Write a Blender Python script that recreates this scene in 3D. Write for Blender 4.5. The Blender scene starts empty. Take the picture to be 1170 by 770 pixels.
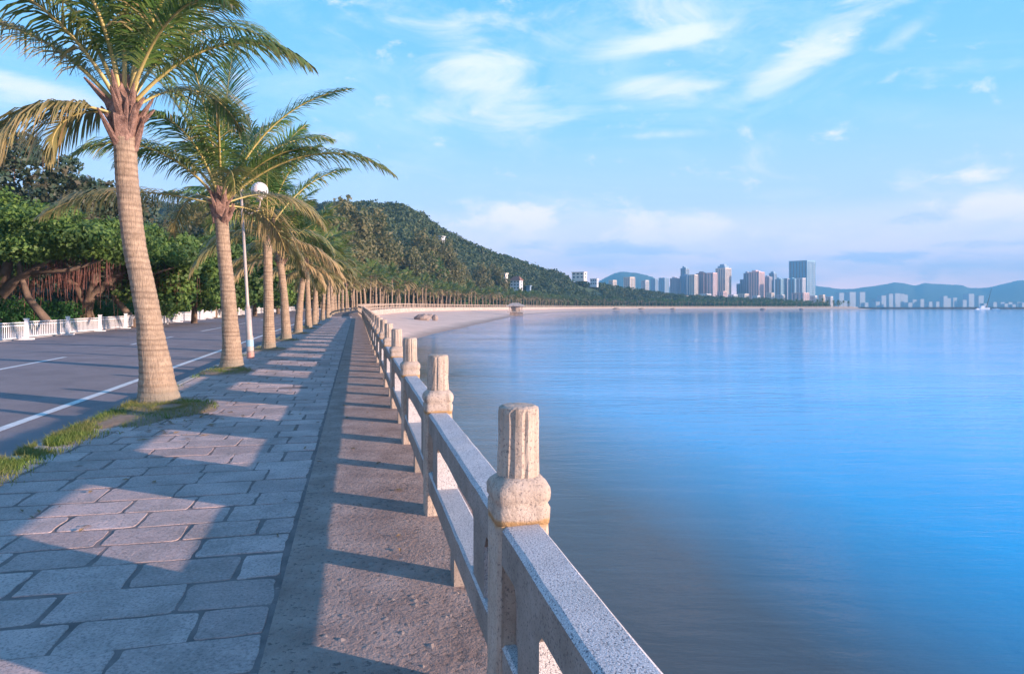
import bpy, math, random
import numpy as np
from mathutils import Vector, Matrix, noise as mnoise

random.seed(7)
RNG = np.random.default_rng(7)
PI = math.pi
scene = bpy.context.scene
COL = scene.collection

# ------------------------------------------------------------------ helpers
def mesh_obj(name, V, F, mat=None, parent=None, smooth=False, attr=None, loc=None):
    me = bpy.data.meshes.new(name)
    V = np.asarray(V, dtype=np.float32).reshape(-1, 3)
    if isinstance(F, np.ndarray):
        n, k = F.shape
        me.vertices.add(len(V)); me.vertices.foreach_set('co', V.ravel())
        me.loops.add(n * k); me.loops.foreach_set('vertex_index', F.astype(np.int32).ravel())
        me.polygons.add(n)
        me.polygons.foreach_set('loop_start', np.arange(0, n * k, k, dtype=np.int32))
        me.polygons.foreach_set('loop_total', np.full(n, k, dtype=np.int32))
        me.update(calc_edges=True)
    else:
        me.from_pydata([tuple(map(float, v)) for v in V], [], [tuple(int(i) for i in f) for f in F])
        me.update()
    if attr:
        for an, av in attr.items():
            a = me.attributes.new(an, 'FLOAT', 'POINT')
            a.data.foreach_set('value', np.asarray(av, dtype=np.float32))
    if smooth:
        me.polygons.foreach_set('use_smooth', np.ones(len(me.polygons), dtype=bool))
    if mat: me.materials.append(mat)
    o = bpy.data.objects.new(name, me); COL.objects.link(o)
    if parent is not None: o.parent = parent
    if loc is not None: o.location = loc
    return o

def tag(o, label=None, cat=None, group=None, kind=None):
    if label: o['label'] = label
    if cat: o['category'] = cat
    if group: o['group'] = group
    if kind: o['kind'] = kind
    return o

def empty(name, loc, label, cat, group=None, rz=0):
    o = bpy.data.objects.new(name, None); COL.objects.link(o)
    o.empty_display_size = .2
    o.location = loc; o.rotation_euler = (0, 0, rz)
    return tag(o, label, cat, group)

def copy_tree(o, loc, rz=0, scale=1.0, label=None, group=None):
    r = o.copy(); COL.objects.link(r)
    r.location = loc; r.rotation_euler = (0, 0, rz); r.scale = (scale, scale, scale)
    if label: r['label'] = label
    if group: r['group'] = group
    for ch in list(o.children):
        c = ch.copy(); COL.objects.link(c); c.parent = r
        for g in list(ch.children):
            d = g.copy(); COL.objects.link(d); d.parent = c
    return r

class MB:
    """collects pieces of one mesh"""
    def __init__(s): s.V = []; s.F = []; s.A = []
    def add(s, V, F, a=0.0):
        b = sum(len(v) for v in s.V)
        V = np.asarray(V, float).reshape(-1, 3)
        s.V.append(V); s.F += [tuple(i + b for i in f) for f in F]
        s.A.append(np.full(len(V), a) if np.isscalar(a) else np.asarray(a))
        return s
    def build(s, name, mat, parent=None, smooth=False, attr=None, loc=None):
        return mesh_obj(name, np.concatenate(s.V), s.F, mat, parent, smooth,
                        {attr: np.concatenate(s.A)} if attr else None, loc)

def box_vf(cx, cy, cz, sx, sy, sz, rz=0.0):
    V = []
    c, s_ = math.cos(rz), math.sin(rz)
    for dz in (-.5, .5):
        for dx, dy in ((-.5, -.5), (.5, -.5), (.5, .5), (-.5, .5)):
            x, y = dx * sx, dy * sy
            V.append((cx + c * x - s_ * y, cy + s_ * x + c * y, cz + dz * sz))
    F = [(3, 2, 1, 0), (4, 5, 6, 7), (0, 1, 5, 4), (1, 2, 6, 5), (2, 3, 7, 6), (3, 0, 4, 7)]
    return V, F

def rings_vf(rings, cap=True, closed=True):
    """rings: list of equally long point lists"""
    n = len(rings[0]); V = [p for r in rings for p in r]; F = []
    for i in range(len(rings) - 1):
        for j in range(n if closed else n - 1):
            k = (j + 1) % n
            F.append((i * n + j, i * n + k, (i + 1) * n + k, (i + 1) * n + j))
    if cap and closed:
        F.append(tuple(range(n - 1, -1, -1))); b = (len(rings) - 1) * n
        F.append(tuple(range(b, b + n)))
    return V, F

def tube_vf(pts, rad, sides=8, cap=True, flat=1.0):
    P = [Vector(p) for p in pts]; n = len(P)
    rings = []; up = None
    for i in range(n):
        t = (P[min(i + 1, n - 1)] - P[max(i - 1, 0)])
        if t.length < 1e-9: t = Vector((0, 0, 1))
        t.normalize()
        if up is None:
            up = Vector((1, 0, 0)) if abs(t.x) < .8 else Vector((0, 1, 0))
        a = (up - t * up.dot(t)).normalized(); up = a
        b = t.cross(a)
        r = rad[i] if not np.isscalar(rad) else rad
        rings.append([P[i] + a * (r * math.cos(2 * PI * j / sides)) + b * (r * flat * math.sin(2 * PI * j / sides)) for j in range(sides)])
    return rings_vf(rings, cap)

def lathe_vf(prof, sides=24, cx=0, cy=0):
    rings = [[(cx + r * math.cos(2 * PI * j / sides), cy + r * math.sin(2 * PI * j / sides), z) for j in range(sides)] for r, z in prof]
    return rings_vf(rings)

# ------------------------------------------------------------------ node helpers
def new_mat(name):
    m = bpy.data.materials.new(name); m.use_nodes = True
    nt = m.node_tree; b = nt.nodes['Principled BSDF']
    return m, nt, b
def N(nt, t, **kw):
    n = nt.nodes.new(t)
    for k, v in kw.items():
        if k in n.inputs.keys() if hasattr(n.inputs, 'keys') else False: n.inputs[k].default_value = v
        else: setattr(n, k, v)
    return n
def L(nt, a, b): nt.links.new(a, b)
def coords(nt, which='Object', scale=None):
    tc = nt.nodes.new('ShaderNodeTexCoord'); out = tc.outputs[which]
    if scale is not None:
        mp = nt.nodes.new('ShaderNodeMapping')
        mp.inputs['Scale'].default_value = scale if hasattr(scale, '__len__') else (scale,) * 3
        L(nt, out, mp.inputs['Vector']); out = mp.outputs['Vector']
    return out
def noise(nt, vec, scale, detail=4, rough=.6, dist=0):
    n = nt.nodes.new('ShaderNodeTexNoise'); n.inputs['Scale'].default_value = scale
    n.inputs['Detail'].default_value = detail; n.inputs['Roughness'].default_value = rough
    n.inputs['Distortion'].default_value = dist
    L(nt, vec, n.inputs['Vector']); return n.outputs['Fac']
def ramp(nt, fac, stops, interp='LINEAR'):
    r = nt.nodes.new('ShaderNodeValToRGB'); cr = r.color_ramp; cr.interpolation = interp
    while len(cr.elements) < len(stops): cr.elements.new(.5)
    for e, (p, c) in zip(cr.elements, stops):
        e.position = p; e.color = (c, c, c, 1) if np.isscalar(c) else (*c, 1)
    L(nt, fac, r.inputs['Fac']); return r.outputs['Color']
def mix(nt, fac, a, b, mode='MIX'):
    m = nt.nodes.new('ShaderNodeMix'); m.data_type = 'RGBA'; m.blend_type = mode
    for sock, v in ((m.inputs[0], fac), (m.inputs[6], a), (m.inputs[7], b)):
        if isinstance(v, bpy.types.NodeSocket): L(nt, v, sock)
        elif np.isscalar(v): sock.default_value = v
        else: sock.default_value = (*v, 1)
    return m.outputs[2]
def math_n(nt, op, a, b=None, c=None, clamp=False):
    m = nt.nodes.new('ShaderNodeMath'); m.operation = op; m.use_clamp = clamp
    for i, v in enumerate((a, b, c)):
        if v is None: continue
        if isinstance(v, bpy.types.NodeSocket): L(nt, v, m.inputs[i])
        else: m.inputs[i].default_value = v
    return m.outputs[0]
def bump(nt, h, strength, dist, b, normal=None):
    n = nt.nodes.new('ShaderNodeBump'); n.inputs['Strength'].default_value = strength
    n.inputs['Distance'].default_value = dist
    L(nt, h, n.inputs['Height'])
    if normal is not None: L(nt, normal, n.inputs['Normal'])
    if b is not None: L(nt, n.outputs['Normal'], b.inputs['Normal'])
    return n.outputs['Normal']
def rand_island(nt):
    g = nt.nodes.new('ShaderNodeNewGeometry'); return g.outputs['Random Per Island']
def attr_fac(nt, name):
    a = nt.nodes.new('ShaderNodeAttribute'); a.attribute_name = name; return a.outputs['Fac']

# ------------------------------------------------------------------ materials
def rnd_off(nt, v):
    oi = nt.nodes.new('ShaderNodeObjectInfo'); va = nt.nodes.new('ShaderNodeVectorMath'); va.operation = 'SCALE'
    cb = nt.nodes.new('ShaderNodeCombineXYZ')
    for i in range(3): L(nt, oi.outputs['Random'], cb.inputs[i])
    L(nt, cb.outputs[0], va.inputs[0]); va.inputs['Scale'].default_value = 23.0
    vb = nt.nodes.new('ShaderNodeVectorMath'); vb.operation = 'ADD'; L(nt, v, vb.inputs[0]); L(nt, va.outputs[0], vb.inputs[1])
    return vb.outputs[0]
def mat_granite():
    m, nt, b = new_mat('speckled_granite'); v = rnd_off(nt, coords(nt, 'Object'))
    n1 = noise(nt, v, 150, 3, .7); n2 = noise(nt, v, 260, 2, .6); n3 = noise(nt, v, 4, 4)
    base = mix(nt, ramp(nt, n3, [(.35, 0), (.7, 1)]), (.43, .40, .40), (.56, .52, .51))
    dark = ramp(nt, n1, [(.40, 1), (.47, 0)])
    c = mix(nt, dark, base, (.10, .10, .12))
    c = mix(nt, ramp(nt, n2, [(.56, 0), (.62, 1)]), c, (.72, .68, .67))
    c = mix(nt, ramp(nt, noise(nt, v, 2.2, 5, .7), [(.55, 0), (.75, .35)]), c, (.30, .25, .2))
    L(nt, c, b.inputs['Base Color']); b.inputs['Roughness'].default_value = .75
    bump(nt, n1, .5, .004, b); return m
def mat_poststone():
    m, nt, b = new_mat('weathered_post_stone'); v0 = coords(nt, 'Object'); v = rnd_off(nt, v0)
    n1 = noise(nt, v, 90, 5, .7); n3 = noise(nt, v, 7, 5, .65)
    c = mix(nt, ramp(nt, n3, [(.3, 0), (.7, 1)]), (.36, .28, .22), (.52, .42, .345))
    c = mix(nt, ramp(nt, n1, [(.36, 1), (.46, 0)]), c, (.17, .14, .13))
    c = mix(nt, ramp(nt, noise(nt, v, 14, 5, .7), [(.60, 0), (.72, .55)]), c, (.28, .22, .17))
    sep = nt.nodes.new('ShaderNodeSeparateXYZ'); L(nt, v0, sep.inputs[0])
    zz = math_n(nt, 'ADD', sep.outputs[2], math_n(nt, 'MULTIPLY', n3, .03))
    drip = nt.nodes.new('ShaderNodeMapping'); drip.inputs['Scale'].default_value = (26, 26, 2.2); L(nt, v, drip.inputs['Vector'])
    c = mix(nt, ramp(nt, noise(nt, drip.outputs[0], 1, 4, .6), [(.52, 0), (.68, .6)]), c, (.20, .155, .12))
    band = ramp(nt, zz, [(.772, 0), (.79, .75), (.805, .75), (.815, 0)])
    c = mix(nt, band, c, (.42, .24, .08))
    L(nt, c, b.inputs['Base Color']); b.inputs['Roughness'].default_value = .9
    h = math_n(nt, 'ADD', math_n(nt, 'MULTIPLY', n1, .5), n3)
    bump(nt, h, .8, .012, b); return m
def mat_slab():
    m, nt, b = new_mat('granite_paving'); v = coords(nt, 'Object')
    n1 = noise(nt, v, 60, 5, .75); n2 = noise(nt, v, 3, 5); r = rand_island(nt)
    c = mix(nt, r, (.42, .295, .27), (.62, .455, .42))
    c = mix(nt, ramp(nt, n2, [(.4, 0), (.75, .65)]), c, (.25, .20, .18))
    n5 = noise(nt, v, .8, 6, .75); c = mix(nt, ramp(nt, n5, [(.52, 0), (.66, .55)]), c, (.20, .16, .14))
    c = mix(nt, ramp(nt, n1, [(.38, .7), (.5, 0)]), c, (.15, .13, .13))
    c = mix(nt, ramp(nt, n1, [(.58, 0), (.66, .5)]), c, (.55, .50, .49))
    L(nt, c, b.inputs['Base Color']); b.inputs['Roughness'].default_value = .8
    h = math_n(nt, 'ADD', n1, math_n(nt, 'MULTIPLY', noise(nt, v, 14, 4), 1.5))
    bump(nt, h, .75, .012, b); return m
def mat_simple(name, c1, c2, scale=3, rough=.85, bs=30, bstr=.4, bdist=.01, detail=6, extra=None):
    m, nt, b = new_mat(name); v = coords(nt, 'Object')
    n1 = noise(nt, v, scale, detail, .65)
    c = mix(nt, ramp(nt, n1, [(.32, 0), (.68, 1)]), c1, c2)
    n2 = noise(nt, v, bs, 4, .7)
    if extra:
        c = mix(nt, ramp(nt, n2, [(extra[1], 1), (extra[1] + .08, 0)]), c, extra[0])
    L(nt, c, b.inputs['Base Color']); b.inputs['Roughness'].default_value = rough
    if bstr: bump(nt, n2, bstr, bdist, b)
    return m
def mat_foliage(name, c1, c2, c3, rough=.55, nscale=.6, trans=.35):
    m, nt, b = new_mat(name); v = coords(nt, 'Object')
    r = rand_island(nt); n1 = noise(nt, v, nscale, 3)
    c = mix(nt, r, c1, c2)
    c = mix(nt, ramp(nt, n1, [(.42, 0), (.62, .8)]), c, c3)
    L(nt, c, b.inputs['Base Color']); b.inputs['Roughness'].default_value = rough
    b.inputs['Specular IOR Level'].default_value = .3
    tr = nt.nodes.new('ShaderNodeBsdfTranslucent'); L(nt, mix(nt, .5, c, (.25, .30, .05)), tr.inputs['Color'])
    ms = nt.nodes.new('ShaderNodeMixShader'); ms.inputs[0].default_value = trans
    L(nt, b.outputs[0], ms.inputs[1]); L(nt, tr.outputs[0], ms.inputs[2])
    L(nt, ms.outputs[0], nt.nodes['Material Output'].inputs['Surface'])
    return m
def mat_frond(name='palm_frond', g1=(.045, .115, .03), g2=(.13, .22, .05), dryc=(.36, .25, .13)):
    m, nt, b = new_mat(name)
    r = rand_island(nt); d = attr_fac(nt, 'dry')
    c = mix(nt, r, g1, g2)
    c = mix(nt, ramp(nt, d, [(.12, 0), (.6, .6), (1, 1)]), c, mix(nt, r, dryc, (dryc[0] * 1.3, dryc[1] * 1.35, dryc[2] * 1.3)))
    L(nt, c, b.inputs['Base Color']); b.inputs['Roughness'].default_value = .42
    tr = nt.nodes.new('ShaderNodeBsdfTranslucent'); L(nt, mix(nt, .35, c, (.30, .34, .04)), tr.inputs['Color'])
    ms = nt.nodes.new('ShaderNodeMixShader'); ms.inputs[0].default_value = .3
    L(nt, b.outputs[0], ms.inputs[1]); L(nt, tr.outputs[0], ms.inputs[2])
    L(nt, ms.outputs[0], nt.nodes['Material Output'].inputs['Surface'])
    return m
def mat_palmtrunk():
    m, nt, b = new_mat('palm_bark'); v = coords(nt, 'Object')
    d = attr_fac(nt, 'ring'); n1 = noise(nt, v, 9, 5, .7)
    mp = coords(nt, 'Object', (60, 60, 4)); st = noise(nt, mp, 1, 3)
    c = mix(nt, ramp(nt, n1, [(.3, 0), (.7, 1)]), (.22, .155, .105), (.43, .32, .225))
    n7 = noise(nt, v, 2.3, 6, .75); c = mix(nt, ramp(nt, n7, [(.5, 0), (.66, .6)]), c, (.16, .12, .09))
    c = mix(nt, math_n(nt, 'MULTIPLY', d, .75), c, (.13, .085, .06))
    c = mix(nt, ramp(nt, st, [(.35, .5), (.5, 0)]), c, (.15, .11, .08))
    sep = nt.nodes.new('ShaderNodeSeparateXYZ'); L(nt, v, sep.inputs[0])
    zz = math_n(nt, 'ADD', sep.outputs[2], math_n(nt, 'MULTIPLY', noise(nt, v, 4, 3), .25))
    c = mix(nt, ramp(nt, zz, [(.28, .55), (.42, 0)]), c, (.20, .19, .15))
    L(nt, c, b.inputs['Base Color']); b.inputs['Roughness'].default_value = .9
    bump(nt, math_n(nt, 'ADD', st, n1), .6, .02, b); return m
def mat_plain(name, c, rough=.6, metal=0):
    m, nt, b = new_mat(name); v = coords(nt, 'Object')
    n1 = noise(nt, v, 12, 4)
    L(nt, mix(nt, ramp(nt, n1, [(.3, 0), (.7, 1)]), tuple(x * .88 for x in c), tuple(min(1, x * 1.08) for x in c)), b.inputs['Base Color'])
    b.inputs['Roughness'].default_value = rough; b.inputs['Metallic'].default_value = metal
    return m
def mat_water():
    m, nt, b = new_mat('sea_water')
    v = coords(nt, 'Object')
    sep = nt.nodes.new('ShaderNodeSeparateXYZ'); L(nt, v, sep.inputs[0])
    # depth of the bay: murky and shallow by the wall, blue further out (distance from the wall line)
    dist = math_n(nt, 'ADD', math_n(nt, 'MULTIPLY', sep.outputs[0], .975), math_n(nt, 'MULTIPLY', sep.outputs[1], .222))
    nz = noise(nt, v, .06, 3)
    dist = math_n(nt, 'ADD', dist, math_n(nt, 'MULTIPLY', math_n(nt, 'SUBTRACT', nz, .5), 4))
    f = math_n(nt, 'MULTIPLY', dist, 1 / 60., clamp=True)
    c = ramp(nt, f, [(.0, (.095, .088, .075)), (.07, (.08, .10, .115)), (.15, (.0, .36, .66)), (.35, (.0, .50, .92)), (1, (.0, .48, .92))])
    L(nt, c, b.inputs['Base Color'])
    b.inputs['Roughness'].default_value = .045; b.inputs['IOR'].default_value = 1.27; b.inputs['Specular IOR Level'].default_value = .38
    mp = nt.nodes.new('ShaderNodeMapping'); mp.inputs['Rotation'].default_value = (0, 0, math.radians(-20)); mp.inputs['Scale'].default_value = (.6, 1.9, 1)
    L(nt, v, mp.inputs['Vector'])
    w1 = noise(nt, mp.outputs[0], 1.1, 5, .62, .4)
    mp2 = nt.nodes.new('ShaderNodeMapping'); mp2.inputs['Rotation'].default_value = (0, 0, math.radians(-8)); mp2.inputs['Scale'].default_value = (.12, .38, 1)
    L(nt, v, mp2.inputs['Vector'])
    w2 = noise(nt, mp2.outputs[0], 1.0, 3, .5, .3)
    n = bump(nt, w2, .16, .25, None)
    pt_ = ramp(nt, noise(nt, mp2.outputs[0], .35, 3), [(.35, .35), (.65, 1.0)])
    w3 = noise(nt, mp.outputs[0], 4.5, 3, .6)
    hh_ = math_n(nt, 'MULTIPLY', math_n(nt, 'ADD', w1, math_n(nt, 'MULTIPLY', w3, .22)), pt_)
    bump(nt, hh_, .40, .09, b, n)
    return m

M = {}
M['granite'] = mat_granite(); M['post'] = mat_poststone(); M['slab'] = mat_slab()
M['rail_shade'] = mat_simple('shaded_rail_side', (.20, .165, .14), (.34, .285, .25), 3.5, .92, 90, .5, .006, 6, ((.10, .085, .08), .37))  # rail stone with the shade of its sides put into a browner colour
M['mortar'] = mat_simple('joint_mortar', (.13, .095, .09), (.25, .185, .17), 5, .95, 70, .6, .01)
M['strip'] = mat_simple('dusty_concrete', (.23, .155, .13), (.42, .305, .26), 2.6, .92, 30, .9, .02, 8, ((.13, .10, .09), .36))
M['asphalt'] = mat_simple('asphalt', (.19, .155, .165), (.28, .23, .24), .8, .88, 120, .5, .006, 6, ((.08, .075, .08), .38))
M['paint'] = mat_simple('road_paint', (.55, .55, .56), (.80, .80, .80), 6, .7, 60, .3, .003, 6, ((.24, .22, .23), .36))
M['kerb'] = mat_simple('kerb_stone', (.30, .28, .27), (.42, .39, .37), 4, .85, 60, .4, .006)
def mat_sand():
    m, nt, b = new_mat('beach_sand'); v = coords(nt, 'Object')
    n1 = noise(nt, v, .25, 6, .65); n2 = noise(nt, v, 3, 4, .7)
    c = mix(nt, ramp(nt, n1, [(.32, 0), (.68, 1)]), (.62, .42, .32), (.76, .54, .43))
    sep = nt.nodes.new('ShaderNodeSeparateXYZ'); L(nt, v, sep.inputs[0])
    zz = math_n(nt, 'ADD', sep.outputs[2], math_n(nt, 'MULTIPLY', n1, .3))
    mr = nt.nodes.new('ShaderNodeMapRange'); L(nt, zz, mr.inputs[0]); mr.inputs[1].default_value = -1.75; mr.inputs[2].default_value = -1.45
    c = mix(nt, mr.outputs[0], (.30, .22, .18), c)
    L(nt, c, b.inputs['Base Color']); b.inputs['Roughness'].default_value = .9
    bump(nt, n2, .5, .05, b); return m
M['sand'] = mat_sand()
M['seawall'] = mat_simple('seawall_stone', (.36, .29, .24), (.56, .46, .40), .8, .9, 3, .6, .05, 8, ((.20, .17, .14), .38))
M['land'] = mat_simple('dry_ground', (.10, .10, .05), (.20, .17, .10), .1, .95, 2, .4, .05)
M['dirt'] = mat_simple('dry_soil', (.19, .13, .09), (.30, .21, .15), 6, .95, 60, .8, .015)
M['water'] = mat_water()
M['trunk'] = mat_palmtrunk()
M['sheath'] = mat_simple('palm_sheath', (.09, .045, .035), (.36, .22, .17), 9, .85, 40, .8, .03)
M['petiole'] = mat_simple('palm_petiole', (.33, .27, .08), (.48, .38, .15), 3, .5, 40, .2, .01)
M['frond'] = mat_frond()
M['frond_far'] = mat_frond('palm_frond_dry', (.045, .10, .025), (.12, .18, .045), (.40, .28, .15))
M['fol_green'] = mat_foliage('banyan_leaves', (.075, .155, .035), (.17, .26, .06), (.045, .085, .03))
M['fol_olive'] = mat_foliage('olive_leaves', (.15, .14, .06), (.22, .19, .085), (.10, .11, .05), nscale=.25)
M['fol_mid'] = mat_foliage('mid_green_leaves', (.06, .12, .03), (.10, .17, .04), (.04, .075, .025))
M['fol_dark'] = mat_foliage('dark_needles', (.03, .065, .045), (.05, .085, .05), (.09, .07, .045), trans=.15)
M['forest'] = mat_foliage('hill_canopy', (.045, .075, .028), (.11, .13, .045), (.045, .065, .035), nscale=.03, trans=.15)
M['hedge'] = mat_foliage('hedge_leaves', (.03, .12, .03), (.06, .17, .04), (.02, .07, .02), nscale=1.2)
M['grass'] = mat_foliage('grass_blades', (.08, .15, .025), (.16, .22, .05), (.28, .22, .10), nscale=1.5)
M['bark'] = mat_simple('tree_bark', (.085, .06, .045), (.18, .125, .09), 3, .9, 20, .8, .03)
M['roots'] = mat_simple('aerial_roots', (.11, .045, .038), (.22, .095, .075), 2, .9, 20, .3, .02)
M['white'] = mat_plain('white_enamel', (.78, .76, .77), .4)
M['polegrey'] = mat_plain('painted_pole', (.40, .345, .32), .5)
M['blue'] = mat_plain('blue_band', (.25, .42, .52), .5)
M['red'] = mat_plain('red_band', (.42, .22, .18), .5)
M['greenp'] = mat_plain('green_plastic', (.02, .33, .10), .4)
M['globe'] = mat_plain('frosted_globe', (.80, .72, .72), .3)
M['rock'] = mat_simple('shore_rock', (.20, .15, .13), (.34, .27, .24), .8, .9, 6, .8, .08)
M['pebble'] = mat_simple('loose_stone', (.20, .15, .13), (.34, .27, .24), 9, .9, 60, .6, .01)
M['roof'] = mat_simple('tile_roof', (.22, .10, .07), (.32, .16, .11), 1, .85, 4, .4, .05)
M['glass'] = mat_plain('dark_glazing', (.05, .08, .11), .15)
M['darkmetal'] = mat_plain('dark_metal', (.05, .06, .08), .5)

# ------------------------------------------------------------------ the line of the sea wall
CP = [(7.436, -30), (.596, 0), (-14.2, 65), (-22, 100), (-28, 150), (-25.5, 220), (-10, 310), (14, 420), (50, 560), (110, 690), (200, 790), (320, 855), (450, 885)]
def smooth_line(cp):
    pts = [np.array(cp[0], float), np.array(cp[1], float)]
    out = []
    # straight first two spans, catmull-rom beyond
    for i in range(len(cp) - 1):
        p1, p2 = np.array(cp[i], float), np.array(cp[i + 1], float)
        n = max(2, int(np.linalg.norm(p2 - p1) / 1.0))
        if i < 2:
            seg = [p1 + (p2 - p1) * t for t in np.linspace(0, 1, n, endpoint=False)]
        else:
            p0 = np.array(cp[i - 1], float); p3 = np.array(cp[min(i + 2, len(cp) - 1)], float)
            seg = []
            for t in np.linspace(0, 1, n, endpoint=False):
                m1 = (p2 - p0) / 2; m2 = (p3 - p1) / 2
                if i == 2: m1 = (np.array(cp[2]) - np.array(cp[1])) / 65 * 35
                h00 = 2 * t**3 - 3 * t**2 + 1; h10 = t**3 - 2 * t**2 + t; h01 = -2 * t**3 + 3 * t**2; h11 = t**3 - t**2
                seg.append(h00 * p1 + h10 * m1 + h01 * p2 + h11 * m2)
        out += seg
    out.append(np.array(cp[-1], float))
    return np.array(out)
LINE = smooth_line(CP)
_seg = np.linalg.norm(np.diff(LINE, axis=0), axis=1)
_s = np.concatenate([[0], np.cumsum(_seg)])
_s -= np.interp(0, LINE[:, 1], _s)          # s = 0 beside the camera
SMAX = _s[-1]
def gz(s): return .007 * min(max(s, -30), 185) * .975
def S(s, off=0.0, z=0.0):
    """s metres along the wall, off metres inland of it, z above the pavement"""
    x = np.interp(s, _s, LINE[:, 0]); y = np.interp(s, _s, LINE[:, 1])
    x2 = np.interp(s + .6, _s, LINE[:, 0]); y2 = np.interp(s + .6, _s, LINE[:, 1])
    x1 = np.interp(s - .6, _s, LINE[:, 0]); y1 = np.interp(s - .6, _s, LINE[:, 1])
    tx, ty = x2 - x1, y2 - y1; l = math.hypot(tx, ty); tx /= l; ty /= l
    return (x - ty * off, y + tx * off, gz(s) + z)
def heading(s):
    a = S(s - .5); b = S(s + .5)
    return math.atan2(b[1] - a[1], b[0] - a[0])
STEPS = list(np.arange(-25, 66, 3.0)) + list(np.arange(69, 320, 8.0)) + list(np.arange(326, SMAX - 2, 16.0)) + [SMAX - 2]
def band(name, offs, mat, kind='structure', s0=-25, s1=1e9, parent=None):
    """offs: list of (offset, z) rows lofted along the wall line"""
    st = [s for s in STEPS if s0 <= s <= s1]
    rings = [[S(s, o, z) for o, z in offs] for s in st]
    V, F = rings_vf(rings, cap=False, closed=False)
    F = [tuple(reversed(f)) for f in F]
    o = mesh_obj(name, V, F, mat, parent)
    if kind: tag(o, kind=kind)
    return o

# ------------------------------------------------------------------ setting: ground, roads, water
WZ = -1.95
band('pavement', [(-.30, -.002), (1.0, .0035), (3.86, .0035)], M['mortar'])
band('path', [(-.26, .003), (.3, .007), (.98, .006)], M['strip'])
kb = band('kerb', [(3.78, .004), (3.80, .012), (3.94, .010), (3.96, -.11)], M['kerb'])
band('road', [(3.90, -.11), (9, -.06), (14.9, -.11)], M['asphalt'])
band('pavement', [(14.8, -.11), (14.86, .0), (17.5, .0)], M['kerb'])
def line_strip(name, off, w, s0, s1):
    st = [s for s in np.arange(s0, s1 + .01, min(3.0, s1 - s0))]
    zf = lambda o: -.11 + .05 * (o - 3.9) / 5.1 if o < 9 else -.06 - .05 * (o - 9) / 5.9
    rings = [[S(s, o, zf(o) + .006) for o in (off, off + w)] for s in st]
    V, F = rings_vf(rings, cap=False, closed=False)
    return V, [tuple(reversed(f)) for f in F]
mk = MB(); mk.add(*line_strip('l', 4.98, .15, -12, 250))
s = 11.3
for a, b_ in [(-7.5, -1.5), (4.4, 10.4), (16.3, 22.3), (28.2, 34.2), (40.1, 46.1), (52, 58), (64, 70), (76, 82), (88, 94), (100, 106)]:
    mk.add(*line_strip('l', 8.75, .13, a, b_))
tag(mk.build('road_marking', M['paint']), kind='structure')
# flat land inland of the road, and the point beyond the bay
st = list(np.arange(-25, SMAX - 2, 12.0)) + [SMAX - 2]
rings = [[S(s, o, -.02 if o < 18 else -.1) for o in (17.4, 30, 70, 160)] for s in st]
V, F = rings_vf(rings, cap=False, closed=False)
tag(mesh_obj('ground', V, [tuple(reversed(f)) for f in F], M['land']), kind='structure')
V = [(-3500, -400, -.25), (-45, -400, -.25), (-45, 100, -.25), (-60, 300, -.3), (-10, 560, .6), (110, 760, .6), (300, 890, .6), (455, 900, .6), (520, 960, .6), (560, 1100, .6), (640, 1500, .6), (-3500, 1500, .6)]
tag(mesh_obj('land', V, [tuple(range(len(V)))], M['land']), kind='structure')
# vertical wall under the promenade
band('seawall', [(-.30, -.004), (-.32, -.25), (-.32, -4.0)], M['seawall'], kind=None)
tag(bpy.data.objects['seawall'], 'long pale stone wall holding the promenade above the water and the beach', 'sea wall')
# beach between the wall and the water line
W = [(-12.8, 57.5), (-11.9, 64), (-10.8, 73), (-9.8, 90), (-8.0, 116), (-4.6, 170), (-.5, 230), (8, 320), (28, 430), (64, 550), (124, 672), (212, 768), (328, 830), (458, 858)]
Wp = np.array(W)
rows = []
ts = np.linspace(0, 1, 140)
ch = np.concatenate([[0], np.cumsum(np.linalg.norm(np.diff(Wp, axis=0), axis=1))])
for t in ts:
    d = t * ch[-1]
    wx, wy = np.interp(d, ch, Wp[:, 0]), np.interp(d, ch, Wp[:, 1])
    ss = 58 + (SMAX - 3 - 58) * t
    # nearest wall station
    k = int(np.argmin((LINE[:, 0] - wx)**2 + (LINE[:, 1] - wy)**2)); ss = min(max(_s[k], 56), SMAX - 3)
    a = S(ss, .2)
    nzv = mnoise.noise(Vector((wx * .05, wy * .05, 0))) * 1.2
    row = []
    for q in (0, .15, .35, .6, .85, 1.0, 1.35):
        x = a[0] + (wx + nzv * .6 - a[0]) * q; y = a[1] + (wy - a[1]) * q
        top = min(.25, gz(ss) - 1.0) + .0
        zz = top + (WZ - top) * (q ** .8 if q <= 1 else 1 + (q - 1) * 1.2)
        zz += mnoise.noise(Vector((x * .12, y * .12, 3))) * .10 * (1 if q < .9 else .1)
        row.append((x, y, zz))
    rows.append(row)
V, F = rings_vf(rows, cap=False, closed=False)
tag(mesh_obj('beach', V, F, M['sand'], smooth=True), kind='structure')
# wet rim
# sea
tag(mesh_obj('water', [(-4000, -600, WZ), (9000, -600, WZ), (9000, 9000, WZ), (-4000, 9000, WZ)], [(0, 1, 2, 3)], M['water']), kind='structure')

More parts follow.
